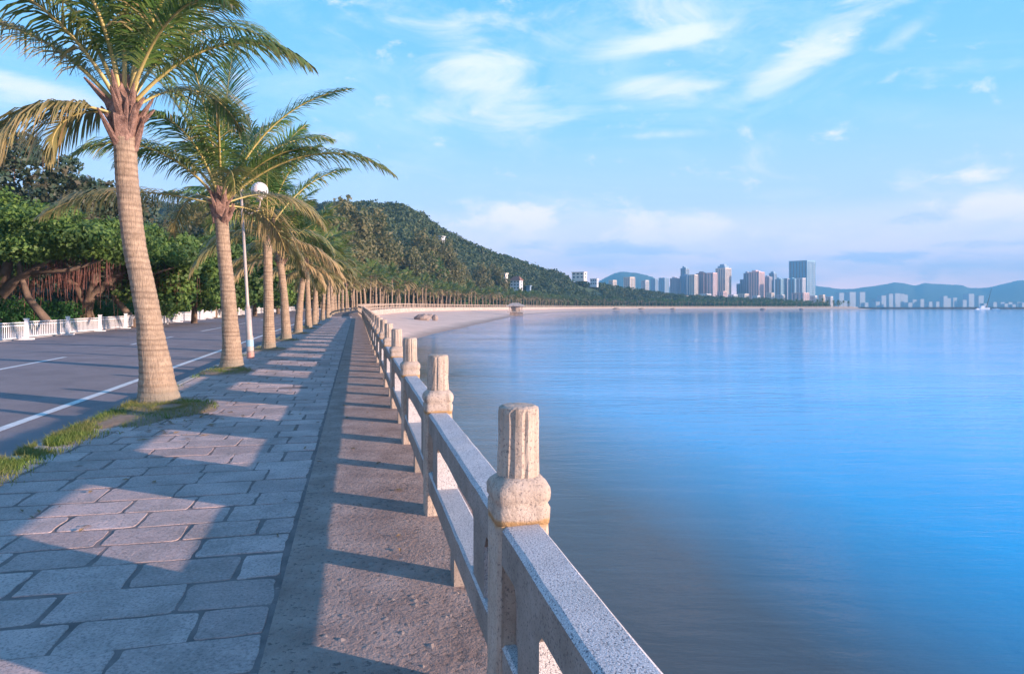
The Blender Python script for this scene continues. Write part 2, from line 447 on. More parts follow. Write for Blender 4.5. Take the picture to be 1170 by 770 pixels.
# ------------------------------------------------------------------ paving slabs (one sheet of laid stones)
def paving():
    mb_V, mb_F = [], []
    s = -3.0; row = 0; rr = random.Random(3)
    while s < 75:
        h = .37 + rr.uniform(-.05, .06); gap = .016
        o = 1.0; first = .52 * (.5 if row % 2 else 1)
        while o < 3.72:
            w = (first if o < 1.05 else .52) + rr.uniform(-.07, .10)
            o1 = min(o + w, 3.76)
            if 3.76 - o1 < .22: o1 = 3.76
            if rr.random() > .012 or s < 0:
                j = lambda: rr.uniform(-.012, .012)
                g = gap / 2 + rr.uniform(0, .008)
                zt = .0065 + rr.uniform(-.0015, .002); tl = [rr.uniform(-.0015, .0015) for _ in range(4)]
                cs = [(s + g + j(), o + g + j()), (s + h - g + j(), o + g + j()), (s + h - g + j(), o1 - g + j()), (s + g + j(), o1 - g + j())]
                b = len(mb_V)
                # rounded plan: 12-gon with worn corners
                poly = []
                for i in range(4):
                    p = np.array(cs[i]); pn = np.array(cs[(i + 1) % 4]); pp = np.array(cs[i - 1])
                    r = rr.uniform(.006, .035)
                    dn = (pn - p) / np.linalg.norm(pn - p); dp = (pp - p) / np.linalg.norm(pp - p)
                    poly += [p + dp * r, p + (dp + dn) * r * .3, p + dn * r]
                    for tt in (.25, .5, .75): poly.append(p + (pn - p) * tt + np.array([rr.uniform(-.009, .009), rr.uniform(-.009, .009)]))
                cen = sum(poly) / len(poly); n = len(poly)
                zf = lambda i: zt + tl[min(3, i * 4 // n)]
                for k, (sc, dz) in enumerate(((1, -.02), (.999, -.0025), (.991, 0))):
                    for i, p in enumerate(poly):
                        q = cen + (p - cen) * sc
                        mb_V.append(S(q[0], q[1], (zf(i) if k else 0) + dz))
                for k in range(2):
                    for i in range(n):
                        i2 = (i + 1) % n
                        mb_F.append((b + k * n + i, b + (k + 1) * n + i, b + (k + 1) * n + i2, b + k * n + i2))
                mb_F.append(tuple(b + 2 * n + i for i in range(n - 1, -1, -1)))
            o = o1
        s += h; row += 1
    o = mesh_obj('paving', mb_V, mb_F, M['slab']); tag(o, kind='structure')
paving()

# ------------------------------------------------------------------ stone railing
def sq_ring(half, z, e=9, n=40, rot=0, flute=0):
    out = []
    for j in range(n):
        a = 2 * PI * j / n + PI / n
        c, s_ = math.cos(a), math.sin(a)
        r = half / ((abs(c) ** e + abs(s_) ** e) ** (1 / e))
        if flute: r *= 1 - flute * (1 if j % 4 == 0 else 0)
        out.append((r * c, r * s_, z))
    return out
def post_meshes(seed):
    rr = random.Random(seed)
    def jit(r, a=.0022):
        return [(x + rr.uniform(-a, a), y + rr.uniform(-a, a), z + rr.uniform(-a, a) * .5) for x, y, z in r]
    shaft = [jit(sq_ring(.098, z)) for z in (-.05, .2, .5, .74, .775)]
    V1, F1 = rings_vf(shaft)
    col = [(.098, .775, 9), (.101, .80, 9), (.101, .835, 9), (.0955, .85, 8), (.105, .866, 7), (.109, .885, 6), (.108, .905, 5), (.100, .922, 4), (.088, .935, 3), (.080, .945, 2.2)]
    V2, F2 = rings_vf([jit(sq_ring(h, z, e)) for h, z, e in col])
    cap = [(.078, .94), (.079, .96), (.0775, 1.02), (.0765, 1.08), (.077, 1.15), (.0765, 1.19), (.073, 1.206), (.060, 1.213), (.02, 1.216)]
    V3, F3 = rings_vf([jit(sq_ring(h, z, 2, 40, 0, .085 if h > .07 and z < 1.2 else 0), .0014) for h, z in cap])
    me = []
    for (V, F, nm, sm) in ((V1, F1, 'shaft', 0), (V2, F2, 'collar', 1), (V3, F3, 'cap', 0)):
        m_ = bpy.data.meshes.new(nm); m_.from_pydata([tuple(v) for v in V], [], F); m_.materials.append(M['post'])
        if sm: m_.polygons.foreach_set('use_smooth', [True] * len(m_.polygons))
        m_.update(); me.append(m_)
    return me
POSTM = [post_meshes(i) for i in range(4)]
def sec(w, h, c=.012):
    """chamfered rectangular section in (y,z), centred"""
    a, b = w / 2, h / 2
    return [(-a, -b), (a, -b), (a, b - c), (a - c, b), (-a + c, b), (-a, b - c)]
def beam(length, w, h, zc, n=14, seed=0, c=.012, top_arch=False):
    rr = random.Random(seed)
    rings = []
    for i in range(n + 1):
        x = length * i / n
        rings.append([(x + (0 if i in (0, n) else rr.uniform(-.01, .01)), y + rr.uniform(-.0018, .0018), zc + z + rr.uniform(-.0018, .0018)) for y, z in sec(w, h, c)])
    return rings_vf(rings)
SP = 2.55
rail = empty('stone_railing', S(2.6), 'weathered granite balustrade of fluted-cap posts and double rails beside the walkway and sea', 'railing')
rail_inv = Vector(S(2.6)); rail.scale = (1, 1, .96)
def plate(x0, x1, y0, z0, z1, chx=.05, thick=.12):
    """upright stone with its outer top corner cut away"""
    prof = [(x0, z0), (x1, z0), (x1, z1), (x0 + chx * 0, z1)]
    return prof
NP = 26
beam_cache = {}
for k in range(-2, NP):
    s = 2.615 + SP * k
    p0, p1 = Vector(S(s)), Vector(S(s + SP)); rz = math.atan2(p1.y - p0.y, p1.x - p0.x)
    pt = bpy.data.objects.new('post', POSTM[k % 4][0]); COL.objects.link(pt); pt.parent = rail
    pt.location = p0 - rail_inv; _r = random.Random(k + 900); pt.rotation_euler = (_r.uniform(-.008, .008), _r.uniform(-.008, .008), rz + (k % 3) * PI / 2 + _r.uniform(-.02, .02)); pt.location.z += _r.uniform(-.007, .007)
    if k == 0: pt['label'] = 'nearest railing post, worn beige stone with fluted round cap'
    for j, nm in ((1, 'collar'), (2, 'cap')):
        c = bpy.data.objects.new(nm, POSTM[k % 4][j]); COL.objects.link(c); c.parent = pt
    if k == NP - 1: break
    sl = math.atan2(p1.z - p0.z, SP)
    def put(nm, V, F, key):
        if key not in beam_cache:
            m_ = bpy.data.meshes.new(nm); m_.from_pydata([tuple(v) for v in V], [], F); m_.materials.append(M['granite']); m_.materials.append(M['rail_shade']); m_.update()
            for pl in m_.polygons: pl.material_index = 0 if pl.normal.z > .5 or (pl.normal.x < -.8 and nm == 'baluster') else 1  # tops and near baluster ends keep the lit granite, other faces get painted shade
            beam_cache[key] = m_
        o = bpy.data.objects.new(nm, beam_cache[key]); COL.objects.link(o); o.parent = rail
        o.location = p0 - rail_inv; o.rotation_euler = (0, -sl, rz)
        return o
    v_ = k % 3
    def shift(VF, dx): return [(x + dx, y, z) for x, y, z in VF[0]], VF[1]
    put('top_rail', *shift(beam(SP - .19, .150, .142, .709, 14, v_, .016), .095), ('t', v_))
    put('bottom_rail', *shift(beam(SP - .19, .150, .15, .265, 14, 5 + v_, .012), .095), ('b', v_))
    for side in (0, 1):
        xa = .30 if side == 0 else SP - .30 - .27
        # wide baluster between the rails, splayed towards the top
        prof = []
        w = .27
        if side == 0: prof = [(xa, .338), (xa + w, .338), (xa + w, .59), (xa + w + .05, .639), (xa - .06, .639), (xa, .56)]
        else: prof = [(xa, .338), (xa + w, .338), (xa + w, .56), (xa + w + .06, .639), (xa - .05, .639), (xa, .59)]
        V = [(x, y, z) for y in (-.066, .066) for x, z in prof]; n = len(prof)
        F = [tuple(range(n)), tuple(range(2 * n - 1, n - 1, -1))] + [(i, i + n, (i + 1) % n + n, (i + 1) % n) for i in range(n)]
        put('baluster', V, F, ('u', side))
    for side, x0 in ((0, .092), (1, SP - .305)):
        V, F = box_vf(x0 + .1065, .0, .484, .213, .05, .290); put('infill_panel', V, F, ('i', side))
    V, F = box_vf(SP / 2, 0, .07, .15, .13, .245)
    put('foot', V, F, ('f',))

# far white railing round the beach
fr = empty('beach_railing', S(66), 'pale stone railing curving behind the sand beach in front of the distant palms', 'railing')
bv = Vector(S(66)); rb = MB()
st = [66 + 4 * i for i in range(int((SMAX - 70) / 4))]
for z0, z1 in ((.9, 1.08), (.28, .42)):
    rings = [[Vector(S(s, o, z)) - bv for o, z in ((-.08, z0), (.08, z0), (.08, z1), (-.08, z1))] for s in st]
    rb.add(*rings_vf(rings))
rb.build('rail', M['post'], fr)
pm = bpy.data.meshes.new('post'); V, F = box_vf(0, 0, .6, .24, .24, 1.3); pm.from_pydata(V, [], F); pm.materials.append(M['post'])
for i, s in enumerate(st[:70]):
    o = bpy.data.objects.new('post', pm); COL.objects.link(o); o.parent = fr; o.location = Vector(S(s)) - bv; o.rotation_euler = (0, 0, heading(s))
rb = MB()
for s in st[70:]:
    p = Vector(S(s)) - bv; rb.add(*box_vf(p.x, p.y, p.z + .6, .3, .3, 1.3, heading(s)))
o = rb.build('post', M['post'], fr); o['kind'] = 'stuff'

# ------------------------------------------------------------------ palms
def frond_data(az, el0, Ln, bend, nl=46, ll=.75, w=.032, dry=0.0, droop=1.0, rr=None, start=.2, segs=3, side_az=0.0, rsides=5, rwid=.035):
    """returns (leafV, leafF, leafDry, rachisV, rachisF)"""
    rr = rr or random.Random(1)
    az = math.radians(az); el0 = math.radians(el0); bend = math.radians(bend)
    n = 20; P = [np.zeros(3)]; T = []
    for i in range(n):
        t = (i + .5) / n; e = el0 - bend * t ** 1.5; a = az + side_az * t * t
        d = np.array([math.cos(e) * math.cos(a), math.cos(e) * math.sin(a), math.sin(e)])
        T.append(d); P.append(P[-1] + d * Ln / n)
    P = np.array(P); T.append(T[-1]); T = np.array(T)
    V, F, A = [], [], []
    roll = rr.uniform(-.35, .35)
    for side in (-1, 1):
        for q in range(nl):
            t = start + (1 - start) * (q + rr.uniform(-.25, .25)) / nl; t = min(max(t, start), .995)
            i = t * n; i0 = int(i); f = i - i0
            p = P[i0] * (1 - f) + P[min(i0 + 1, n)] * f
            fwd = T[i0]
            sv = np.cross(fwd, [0, 0, 1.0]); nv = np.linalg.norm(sv)
            sv = sv / nv if nv > 1e-3 else np.array([-math.sin(az), math.cos(az), 0])
            up = np.cross(sv, fwd)
            sv2 = sv * math.cos(roll) + up * math.sin(roll); 
            u = (t - start) / (1 - start)
            leng = ll * (.45 + .75 * math.sin(PI * min(1, u * .85 + .12))) * (1 - .45 * u ** 3) * rr.uniform(.8, 1.1)
            ang = math.radians(52 - 28 * (1 - u) + 8 * u + rr.uniform(-7, 7)); ang = math.radians(90) - ang
            ang = math.radians(28 + 38 * u + rr.uniform(-7, 7))
            d = side * sv2 * math.cos(ang) + fwd * math.sin(ang) + up * rr.uniform(.05, .30)
            d /= np.linalg.norm(d)
            b = len(V); cur = p.copy(); dd = d.copy()
            dr = dry + rr.uniform(-.12, .12) + (.55 if rr.random() < .06 else 0)
            g = droop * rr.uniform(.7, 1.35)
            for k in range(segs + 1):
                wv = np.cross(dd, up); 
                wdir = fwd - dd * np.dot(fwd, dd); nw = np.linalg.norm(wdir); wdir = wdir / nw if nw > 1e-3 else up
                ww = w * (.75, 1.0, .75, .12)[k] if segs == 3 else w * (.9, .9, .15)[k]
                if k == segs: V.append(cur + wdir * ww * .5); V.append(cur - wdir * ww * .5)
                else: V.append(cur + wdir * ww * .5); V.append(cur - wdir * ww * .5)
                kk = k / segs; A += [max(0, min(1, dr + .18 * kk ** 3 + .3 * max(0, u - .8)))] * 2
                if k < segs:
                    cur = cur + dd * leng / segs
                    dd = dd + np.array([0, 0, -1]) * g * .42; dd /= np.linalg.norm(dd)
            for k in range(segs):
                F.append((b + 2 * k, b + 2 * k + 1, b + 2 * k + 3, b + 2 * k + 2))
    rad = [rwid * (1.5 if i == 0 else 1.0) * (1 - .85 * (i / n)) + .004 for i in range(n + 1)]
    RV, RF = tube_vf([tuple(x) for x in P], rad, rsides, flat=.6)
    return V, F, A, RV, RF

def trunk_vf(pts, r0, r1, r2, sides=22, ringstep=.075, hh=None, rr=None):
    """ringed palm trunk through pts (bezier-like interpolation)"""
    rr = rr or random.Random(2)
    pts = [np.array(p, float) for p in pts]
    n = len(pts)
    dense = []
    H = sum(np.linalg.norm(pts[i + 1] - pts[i]) for i in range(n - 1))
    m = max(8, int(H / (ringstep / 3)))
    for k in range(m + 1):
        t = k / m * (n - 1); i = min(int(t), n - 2); f = t - i
        p0 = pts[max(i - 1, 0)]; p1 = pts[i]; p2 = pts[i + 1]; p3 = pts[min(i + 2, n - 1)]
        dense.append(.5 * ((2 * p1) + (-p0 + p2) * f + (2 * p0 - 5 * p1 + 4 * p2 - p3) * f * f + (-p0 + 3 * p1 - 3 * p2 + p3) * f ** 3))
    rings, A = [], []
    for k, p in enumerate(dense):
        t = k / m; ph = (k % 3) / 3
        r = r1 + (r0 - r1) * math.exp(-t * H / .5) + (r2 - r1) * t
        r *= 1 + (.010, .0, -.016)[k % 3] + mnoise.noise(Vector((k * .21, r0 * 9, 1))) * .03
        ring = []
        ringk = (.25 + .75 * abs(mnoise.noise(Vector((k // 3 * 3.7, 2, r1 * 30)))) * 2)
        for j in range(sides):
            a = 2 * PI * j / sides
            q = 1 + mnoise.noise(Vector((math.cos(a) * 1.3, math.sin(a) * 1.3, k * .06))) * .06
            wob = mnoise.noise(Vector((math.cos(a), math.sin(a), k // 3 * .9))) * .012
            ring.append((p[0] + r * q * math.cos(a), p[1] + r * q * math.sin(a), p[2] + wob))
            A.append((.0, .08, 1.0)[k % 3] * min(1, ringk))
        rings.append(ring)
    V, F = rings_vf(rings)
    return V, F, A, dense

def sheath_vf(top, rad, rr, n=13, h=.55):
    mb = MB()
    # fibrous heart
    prof = [(rad * .95, -.12), (rad * 1.18, .0), (rad * 1.3, .15), (rad * 1.2, .33), (rad * .9, .5), (rad * .35, .66)]
    rings = [[(top[0] + r * (1 + rr.uniform(-.12, .12)) * math.cos(2 * PI * j / 14), top[1] + r * (1 + rr.uniform(-.12, .12)) * math.sin(2 * PI * j / 14), top[2] + z * h / .55 + rr.uniform(-.02, .02)) for j in range(14)] for r, z in prof]
    mb.add(*rings_vf(rings))
    # cut leaf bases standing off the trunk
    for i in range(n):
        a = 2 * PI * i * .382 + rr.uniform(-.2, .2); z = rr.uniform(-.18, .32) * h / .55
        ln = rr.uniform(.12, .42) * h / .55; lean = rr.uniform(.15, .95)
        c = Vector((top[0] + rad * .95 * math.cos(a), top[1] + rad * .95 * math.sin(a), top[2] + z))
        d = Vector((math.cos(a) * lean, math.sin(a) * lean, 1)).normalized()
        mb.add(*tube_vf([c - d * .05, c + d * ln * .5, c + d * ln], [rad * .42, rad * .3, rad * .10], 6, flat=.45))
    return mb

def make_palm(loc, pts, r, fronds, label, cat='palm tree', group=None, seed=1, merge=False, nl=46, ll=.75, w=.032, segs=3, mats=('frond',), sh=.55, sides=22, droop=1.35, name='palm_tree'):
    rr = random.Random(seed)
    root = empty(name, loc, label, cat, group)
    V, F, A, dense = trunk_vf(pts, *r, sides=sides, ringstep=.085 if not merge else .3, rr=rr)
    mesh_obj('trunk', V, F, M['trunk'], root, smooth=False, attr={'ring': A})
    top = dense[-1]
    sheath_vf(top, r[2], rr, 24 if not merge else 6, sh).build('leaf_sheath', M['sheath'], root)
    cv = MB()
    for i, fd in enumerate(fronds):
        az, el, Ln, bend, dry = fd[:5]
        dr = fd[5] if len(fd) > 5 else droop
        V, F, A, RV, RF = frond_data(az, el, Ln, bend, nl, ll, w, dry, dr, rr, segs=segs, side_az=rr.uniform(-.25, .25), rwid=.034 if not merge else .05, rsides=5 if not merge else 3)
        off = np.array([top[0] + math.cos(math.radians(az)) * r[2] * .5, top[1] + math.sin(math.radians(az)) * r[2] * .5, top[2] + sh * (.28 + .4 * max(0, el) / 90)])
        V = np.array(V) + off; RV = np.array([tuple(x) for x in RV]) + off
        if merge:
            cv.add(V, F, np.array(A)); cv.add(RV, RF, .55)
        else:
            fo = mesh_obj('frond', V, np.array(F), M[mats[0]], root, attr={'dry': A})
            mesh_obj('midrib', RV, RF, M['petiole'], fo, smooth=True)
    if merge:
        cv.build('crown', M[mats[0]], root, attr='dry')
    return root

def rand_fronds(rr, n, Lm, dry=.1, lowdry=.75):
    out = []
    for i in range(n):
        t = i / (n - 1)
        el = 86 - 100 * t ** 1.3 + rr.uniform(-8, 8)
        az = (i * 137.5 + rr.uniform(-20, 20)) % 360
        out.append((az, el, Lm * rr.uniform(.85, 1.1) * (1 - .34 * t), 40 + 25 * min(1, 2 * t) + rr.uniform(-12, 22) - 10 * t, dry + (lowdry - dry) * max(0, t - .55) / .45 * rr.uniform(.3, 1), .8 + .9 * t))
    return out

def gpt(px, py):
    """pavement point seen at this pixel of the photograph, used once to measure positions"""
    D = 1.55 / ((py - 350.5) / 780 + .00683); return ((px - 585) / 780 * D, D)

# palm 1: thick trunk leaning left
D = 10.5
P1 = (-5.36, 10.45, gz(10.9))
trk = [(0, 0, -.15), (-.12, 0, .7), (-.25, .03, 1.5), (-.44, .05, 2.4), (-.55, .05, 3.3), (-.60, .05, 4.15)]
fr1 = [(2, 50, 3.1, 88, .18, 1.5), (183, 50, 3.5, 72, .55, 1.6), (188, 14, 1.25, 105, .5, 1.7), (230, 10, 1.9, 100, .6, 1.5),
       (150, 78, 3.5, 70, .12), (205, 74, 3.4, 80, .22), (300, 80, 3.5, 85, .1), (335, 72, 3.4, 78, .1), (25, 76, 3.6, 70, .15), (60, 66, 3.6, 80, .1),
       (95, 74, 3.5, 60, .1), (120, 55, 3.3, 80, .2), (262, 76, 3.3, 85, .15), (325, 54, 3.1, 88, .15), (75, 40, 3.2, 80, .3), (232, 60, 3.2, 88, .2), (350, 78, 3.4, 55, .12)]
make_palm(P1, trk, (.41, .178, .158), fr1, 'tallest nearest coconut palm, ringed trunk flaring at the grass and leaning left', seed=11, nl=92, ll=.84, w=.028, sh=.75, sides=30, group='coconut palms along the kerb')
# palm 2
P2 = (-6.45, 15.75, gz(16.2))
trk = [(0, 0, -.15), (-.03, 0, .7), (-.10, .0, 1.7), (-.20, .02, 2.7), (-.27, .02, 3.55)]
fr2 = [(358, 40, 4.3, 78, .22, 1.3), (182, 62, 2.9, 112, .2, 1.2), (184, 14, 4.2, 45, .5, 1.7), (100, 84, 4.0, 22, .12, .5), (170, 70, 3.8, 28, .1, .6), (250, 82, 3.7, 30, .1, .7),
       (8, 66, 4.0, 60, .1, .8), (350, 48, 2.5, 50, .1, .9), (40, 58, 3.4, 60, .15), (75, 66, 3.4, 50, .15), (130, 58, 3.4, 70, .2), (215, 50, 3.2, 90, .15), (255, 62, 3.0, 85, .12),
       (290, 66, 3.1, 80, .12), (300, 35, 2.6, 95, .3), (60, 25, 3.2, 75, .55), (140, 20, 3.2, 75, .6), (65, 8, 2.4, 80, .8), (200, 80, 3.2, 35, .1)]
make_palm(P2, trk, (.36, .172, .145), fr2, 'second coconut palm from the camera, upright ringed trunk next to the globe lamp', seed=12, nl=86, ll=.80, w=.027, sh=.7, sides=28, group='coconut palms along the kerb')
# further palms of the row, each its own, up to about 60 m
names = ['third coconut palm of the kerb row, pale flared trunk just past the globe lamp',
         'fourth coconut palm of the kerb row, slim trunk leaning slightly left',
         'fifth coconut palm of the kerb row, trunk leaning right over the slabs',
         'sixth coconut palm of the kerb row, straight narrow trunk with tan fronds',
         'seventh coconut palm of the kerb row, small in the shaded distance']
spec = [(22.8, 3.6, -.05, 3.9), (28.2, 3.2, -.25, 3.3), (34.0, 3.3, .35, 3.4), (40.0, 3.2, -.1, 3.3), (46.0, 3.2, .2, 3.2)]
for i, (dd, hh, lean, fl) in enumerate(spec):
    rr = random.Random(40 + i); s = dd / .975; off = 3.35 + rr.uniform(-.08, .08)
    loc = S(s, off)
    trk = [(0, 0, -.15), (lean * .15, 0, hh * .25), (lean * .45, 0, hh * .6), (lean, 0, hh)]
    make_palm(loc, trk, (.31, .17, .135), rand_fronds(rr, 22, fl, .05, 1.0), names[i], seed=50 + i, nl=46, ll=.78, w=.045, segs=3, sh=.6, sides=16, group='coconut palms along the kerb', mats=('frond',) if i == 0 else ('frond_far',))
# masters for the rest
masters = []
for i in range(4):
    rr = random.Random(70 + i); hh = 3.6 + .35 * i; lean = (-.25, .3, .1, -.1)[i]
    trk = [(0, 0, -.2), (lean * .15, 0, hh * .25), (lean * .45, 0, hh * .6), (lean, 0, hh)]
    masters.append((trk, hh, i))
def master(i, loc, mid):
    trk, hh, _ = masters[i]; rr = random.Random(90 + i)
    return make_palm(loc, trk, (.30, .155, .125), rand_fronds(rr, 19 if mid else 15, 3.0, .05, 1.1), 'coconut palm far along the promenade, thin pale trunk and tan crown', seed=80 + i, merge=True, nl=26 if mid else 15, ll=.75, w=.075 if mid else .14, segs=2, sh=.6, sides=8, mats=('frond_far',), group='distant coconut palms round the bay')
mid_roots = {}; far_roots = {}
def put_palm(s, off, sc, i, near):
    cache = mid_roots if near else far_roots
    rr = random.Random(int(s * 10 + off))
    loc = S(s, off); 
    if i not in cache:
        r = master(i, loc, near); r.scale = (sc,) * 3; cache[i] = r
        if not near: r['label'] = 'tiny coconut palm of the row lining the far side of the bay'; r['group'] = 'coconut palms lining the far bay'
        return
    copy_tree(cache[i], loc, rr.uniform(0, 6.28), sc)
cnt = 0; s = 53.5
while s < SMAX - 10:
    rr = random.Random(cnt + 500); near = s < 150
    sc = rr.uniform(.92, 1.12) if s < 75 else rr.uniform(1.15, 1.55)
    put_palm(s, 3.3 + rr.uniform(-.2, .2), sc, cnt % 4, near)
    if 80 < s < 560: put_palm(s + 2.5, 16.3 + rr.uniform(-.6, 1.2), sc * rr.uniform(.95, 1.2), (cnt + 1) % 4, near)
    s += 5.6 if s < 300 else 7.5; cnt += 1

# ------------------------------------------------------------------ grass
def blades(name, spots, rng, hmin=.03, hmax=.085, w=.008):
    V, F = [], []
    for (x, y, z, hs) in spots:
        a = rng.uniform(0, 2 * PI); h = rng.uniform(hmin, hmax) * hs; b = rng.uniform(0, 2 * PI); ln = rng.uniform(.2, .9) * h
        dx, dy = math.cos(a) * w / 2, math.sin(a) * w / 2
        i = len(V)
        V += [(x - dx, y - dy, z), (x + dx, y + dy, z), (x + dx * .6 + math.cos(b) * ln * .35, y + dy * .6 + math.sin(b) * ln * .35, z + h * .6), (x - dx * .6 + math.cos(b) * ln * .35, y - dy * .6 + math.sin(b) * ln * .35, z + h * .6), (x + math.cos(b) * ln, y + math.sin(b) * ln, z + h)]
        F += [(i, i + 1, i + 2, i + 3), (i + 3, i + 2, i + 4)]
    return tag(mesh_obj(name, V, F, M['grass']), kind='stuff')
spots = []; rg = random.Random(5)
for _ in range(26000):                           # strip at the kerb, from the frame edge to the first palm
    s = rg.uniform(3.0, 11.6); t = mnoise.noise(Vector((s * 1.1, 0, 5)))
    wdt = .26 + .30 * t + (.35 if s > 9.3 else 0)
    off = 3.93 - abs(rg.gauss(0, 1)) * wdt * .62
    if off < 2.7: continue
    if mnoise.noise(Vector((s * 3, off * 3, 0))) < -.22: continue
    p = S(s, off, .0); spots.append((*p, 1.0 if rg.random() < .8 else 1.5))
def around(s, off, n, r0, r1):
    for _ in range(n):
        a = rg.uniform(0, 2 * PI); r = r0 + (r1 - r0) * rg.random() ** 2.2
        p = S(s + math.cos(a) * r * 1.1, off + math.sin(a) * r * .8 - .05, .0); spots.append((*p, 1.2))
around(10.75, 3.25, 5200, .25, .80); around(16.2, 3.35, 2600, .25, .55)
for dd in (22.8, 28.2, 34, 40, 46): around(dd / .975, 3.35, 900, .2, .6)
for s0, o0 in ((4.15, 3.35),):                    # weeds in the joints at the left edge
    for _ in range(900):
        p = S(s0 + rg.gauss(0, .12), o0 + rg.gauss(0, .22), .0); spots.append((*p, .8))
for _ in range(6000):
    s = rg.uniform(12, 60); off = 3.86 - abs(rg.gauss(0, .10))
    if mnoise.noise(Vector((s * .8, 0, 9))) < .0: continue
    p = S(s, off, .0); spots.append((*p, 1.0))
blades('grass', spots, rg)
# soil round the palm feet
def soil(s, off, r, seed):
    rr = random.Random(seed); pts = []
    n = 26
    V = [S(s, off, .055)]; 
    for q, zz in ((.5, .05), (.8, .032), (1.0, .0)):
        for i in range(n):
            a = 2 * PI * i / n; k = r * q * (1 + .25 * mnoise.noise(Vector((math.cos(a) * 2, math.sin(a) * 2, seed))))
            V.append(S(s + math.cos(a) * k * 1.2, min(off + math.sin(a) * k, 3.92), zz))
    F = [(0, 1 + (i + 1) % n, 1 + i) for i in range(n)]
    for r_ in range(2):
        for i in range(n):
            F.append((1 + r_ * n + i, 1 + r_ * n + (i + 1) % n, 1 + (r_ + 1) * n + (i + 1) % n, 1 + (r_ + 1) * n + i))
    return V, F
sb = MB()
for i, (s, o, r) in enumerate([(10.75, 3.3, .75), (9.9, 3.5, .5), (16.2, 3.4, .6)] + [(d / .975, 3.4, .6) for d in (22.8, 28.2, 34, 40, 46)]):
    sb.add(*soil(s, o, r, i))
tag(sb.build('soil', M['dirt'], smooth=True), kind='structure')

# rubble and crumbs on the dusty strip
mbr = MB(); rr = random.Random(21)
ico = [(0, 0, 1), (.9, 0, .3), (.28, .85, .3), (-.72, .53, .3), (-.72, -.53, .3), (.28, -.85, .3), (.72, .53, -.3), (-.28, .85, -.3), (-.9, 0, -.3), (-.28, -.85, -.3), (.72, -.53, -.3)]
icoF = [(0, 1, 2), (0, 2, 3), (0, 3, 4), (0, 4, 5), (0, 5, 1), (1, 6, 2), (2, 7, 3), (3, 8, 4), (4, 9, 5), (5, 10, 1), (6, 7, 2), (7, 8, 3), (8, 9, 4), (9, 10, 5), (10, 6, 1)]
for i in range(400):
    c = rr.random()
    if c < .55: s, o = 3.55 + rr.gauss(0, .36), .36 + rr.gauss(0, .20)
    elif c < .72: s, o = 5.0 + rr.gauss(0, .10), .22 + rr.gauss(0, .08)
    elif c < .85: s, o = rr.uniform(2.5, 20), .95 + rr.gauss(0, .06)
    else: s, o = rr.uniform(2, 16), rr.uniform(.0, .9)
    if o < -.2: continue
    r = rr.choice((.003, .004, .005, .007, .009, .014)) * (1.35 if c < .55 else .8) * rr.uniform(.7, 1.2)
    p = S(s, o, .004)
    mbr.add([(p[0] + x * r * rr.uniform(.7, 1.5), p[1] + y * r * rr.uniform(.7, 1.5), p[2] + z * r * rr.uniform(.25, .6)) for x, y, z in ico], icoF)
tag(mbr.build('rubble', M['pebble']), kind='stuff')

mbl = MB(); rr = random.Random(77)
for i in range(240):
    if i < 90: s_, o_ = 9.8 + rr.gauss(0, .7), 2.9 + rr.gauss(0, .35)
    else: s_, o_ = rr.uniform(3, 26), rr.choice((3.6, .95, 2.6, .1)) + rr.gauss(0, .3)
    if not -.2 < o_ < 3.8: continue
    p = S(s_, o_, .014); a = rr.uniform(0, 6.28); l_ = rr.uniform(.015, .05) * (1.6 if i < 40 else 1); w_ = l_ * rr.uniform(.2, .5); c_, n_ = math.cos(a), math.sin(a)
    mbl.add([(p[0] + c_ * l_, p[1] + n_ * l_, p[2] + .006), (p[0] - n_ * w_, p[1] + c_ * w_, p[2] + .012), (p[0] - c_ * l_, p[1] - n_ * l_, p[2]), (p[0] + n_ * w_, p[1] - c_ * w_, p[2] + .004)], [(0, 1, 2, 3)])
M['litter'] = mat_simple('dead_leaf', (.12, .075, .04), (.30, .19, .09), 30, .85, 40, .2, .002)
tag(mbl.build('leaf_litter', M['litter']), kind='stuff')

# ------------------------------------------------------------------ globe lamp
lz = gz(19); LX, LY = -7.12, 18.6
lamp = empty('street_lamp', (LX, LY, lz), 'slim lamp post with one white globe on a curled arm beside the second palm', 'street lamp')
ax = (-.26, 0, 4.55)
V, F = tube_vf([(0, 0, 0), (ax[0] * .3, 0, 1.36)], [.088, .080], 16); mesh_obj('base', V, F, M['polegrey'], lamp, True)
V, F = tube_vf([(ax[0] * .295, 0, 1.34), (ax[0] * .33, 0, 1.5), ax], [.070, .042, .032], 14); mesh_obj('pole', V, F, M['polegrey'], lamp, True)
V, F = tube_vf([(-.012, 0, .22), (-.03, 0, .62)], [.096, .094], 16); mesh_obj('band', V, F, M['polegrey'], lamp)
V, F = tube_vf([(-.016, 0, .34), (-.026, 0, .52)], [.099, .098], 16); mesh_obj('band', V, F, M['blue'], lamp)
V, F = tube_vf([(0, 0, .0), (-.006, 0, .18)], [.099, .097], 16); mesh_obj('band', V, F, M['red'], lamp)
arm = []
for i in range(15):
    a = PI * (1.0 + 1.02 * i / 14)
    arm.append((ax[0] + .27 + .25 * math.cos(a) * (1 if i < 15 else 1), 0, 4.28 + .32 * math.sin(a)))
arm = [(ax[0] + .02, 0, 4.45)] + arm + [(ax[0] + .50, 0, 4.36)]
V, F = tube_vf(arm, .022, 8); mesh_obj('arm', V, F, M['polegrey'], lamp, True)
V, F = lathe_vf([(.02, .0)] + [(.225 * math.sin(PI * t), .225 - .225 * math.cos(PI * t)) for t in np.linspace(.08, .98, 14)], 24)
mesh_obj('globe', [(x + ax[0] + .5, y, z + 4.36) for x, y, z in V], F, M['globe'], lamp, True)
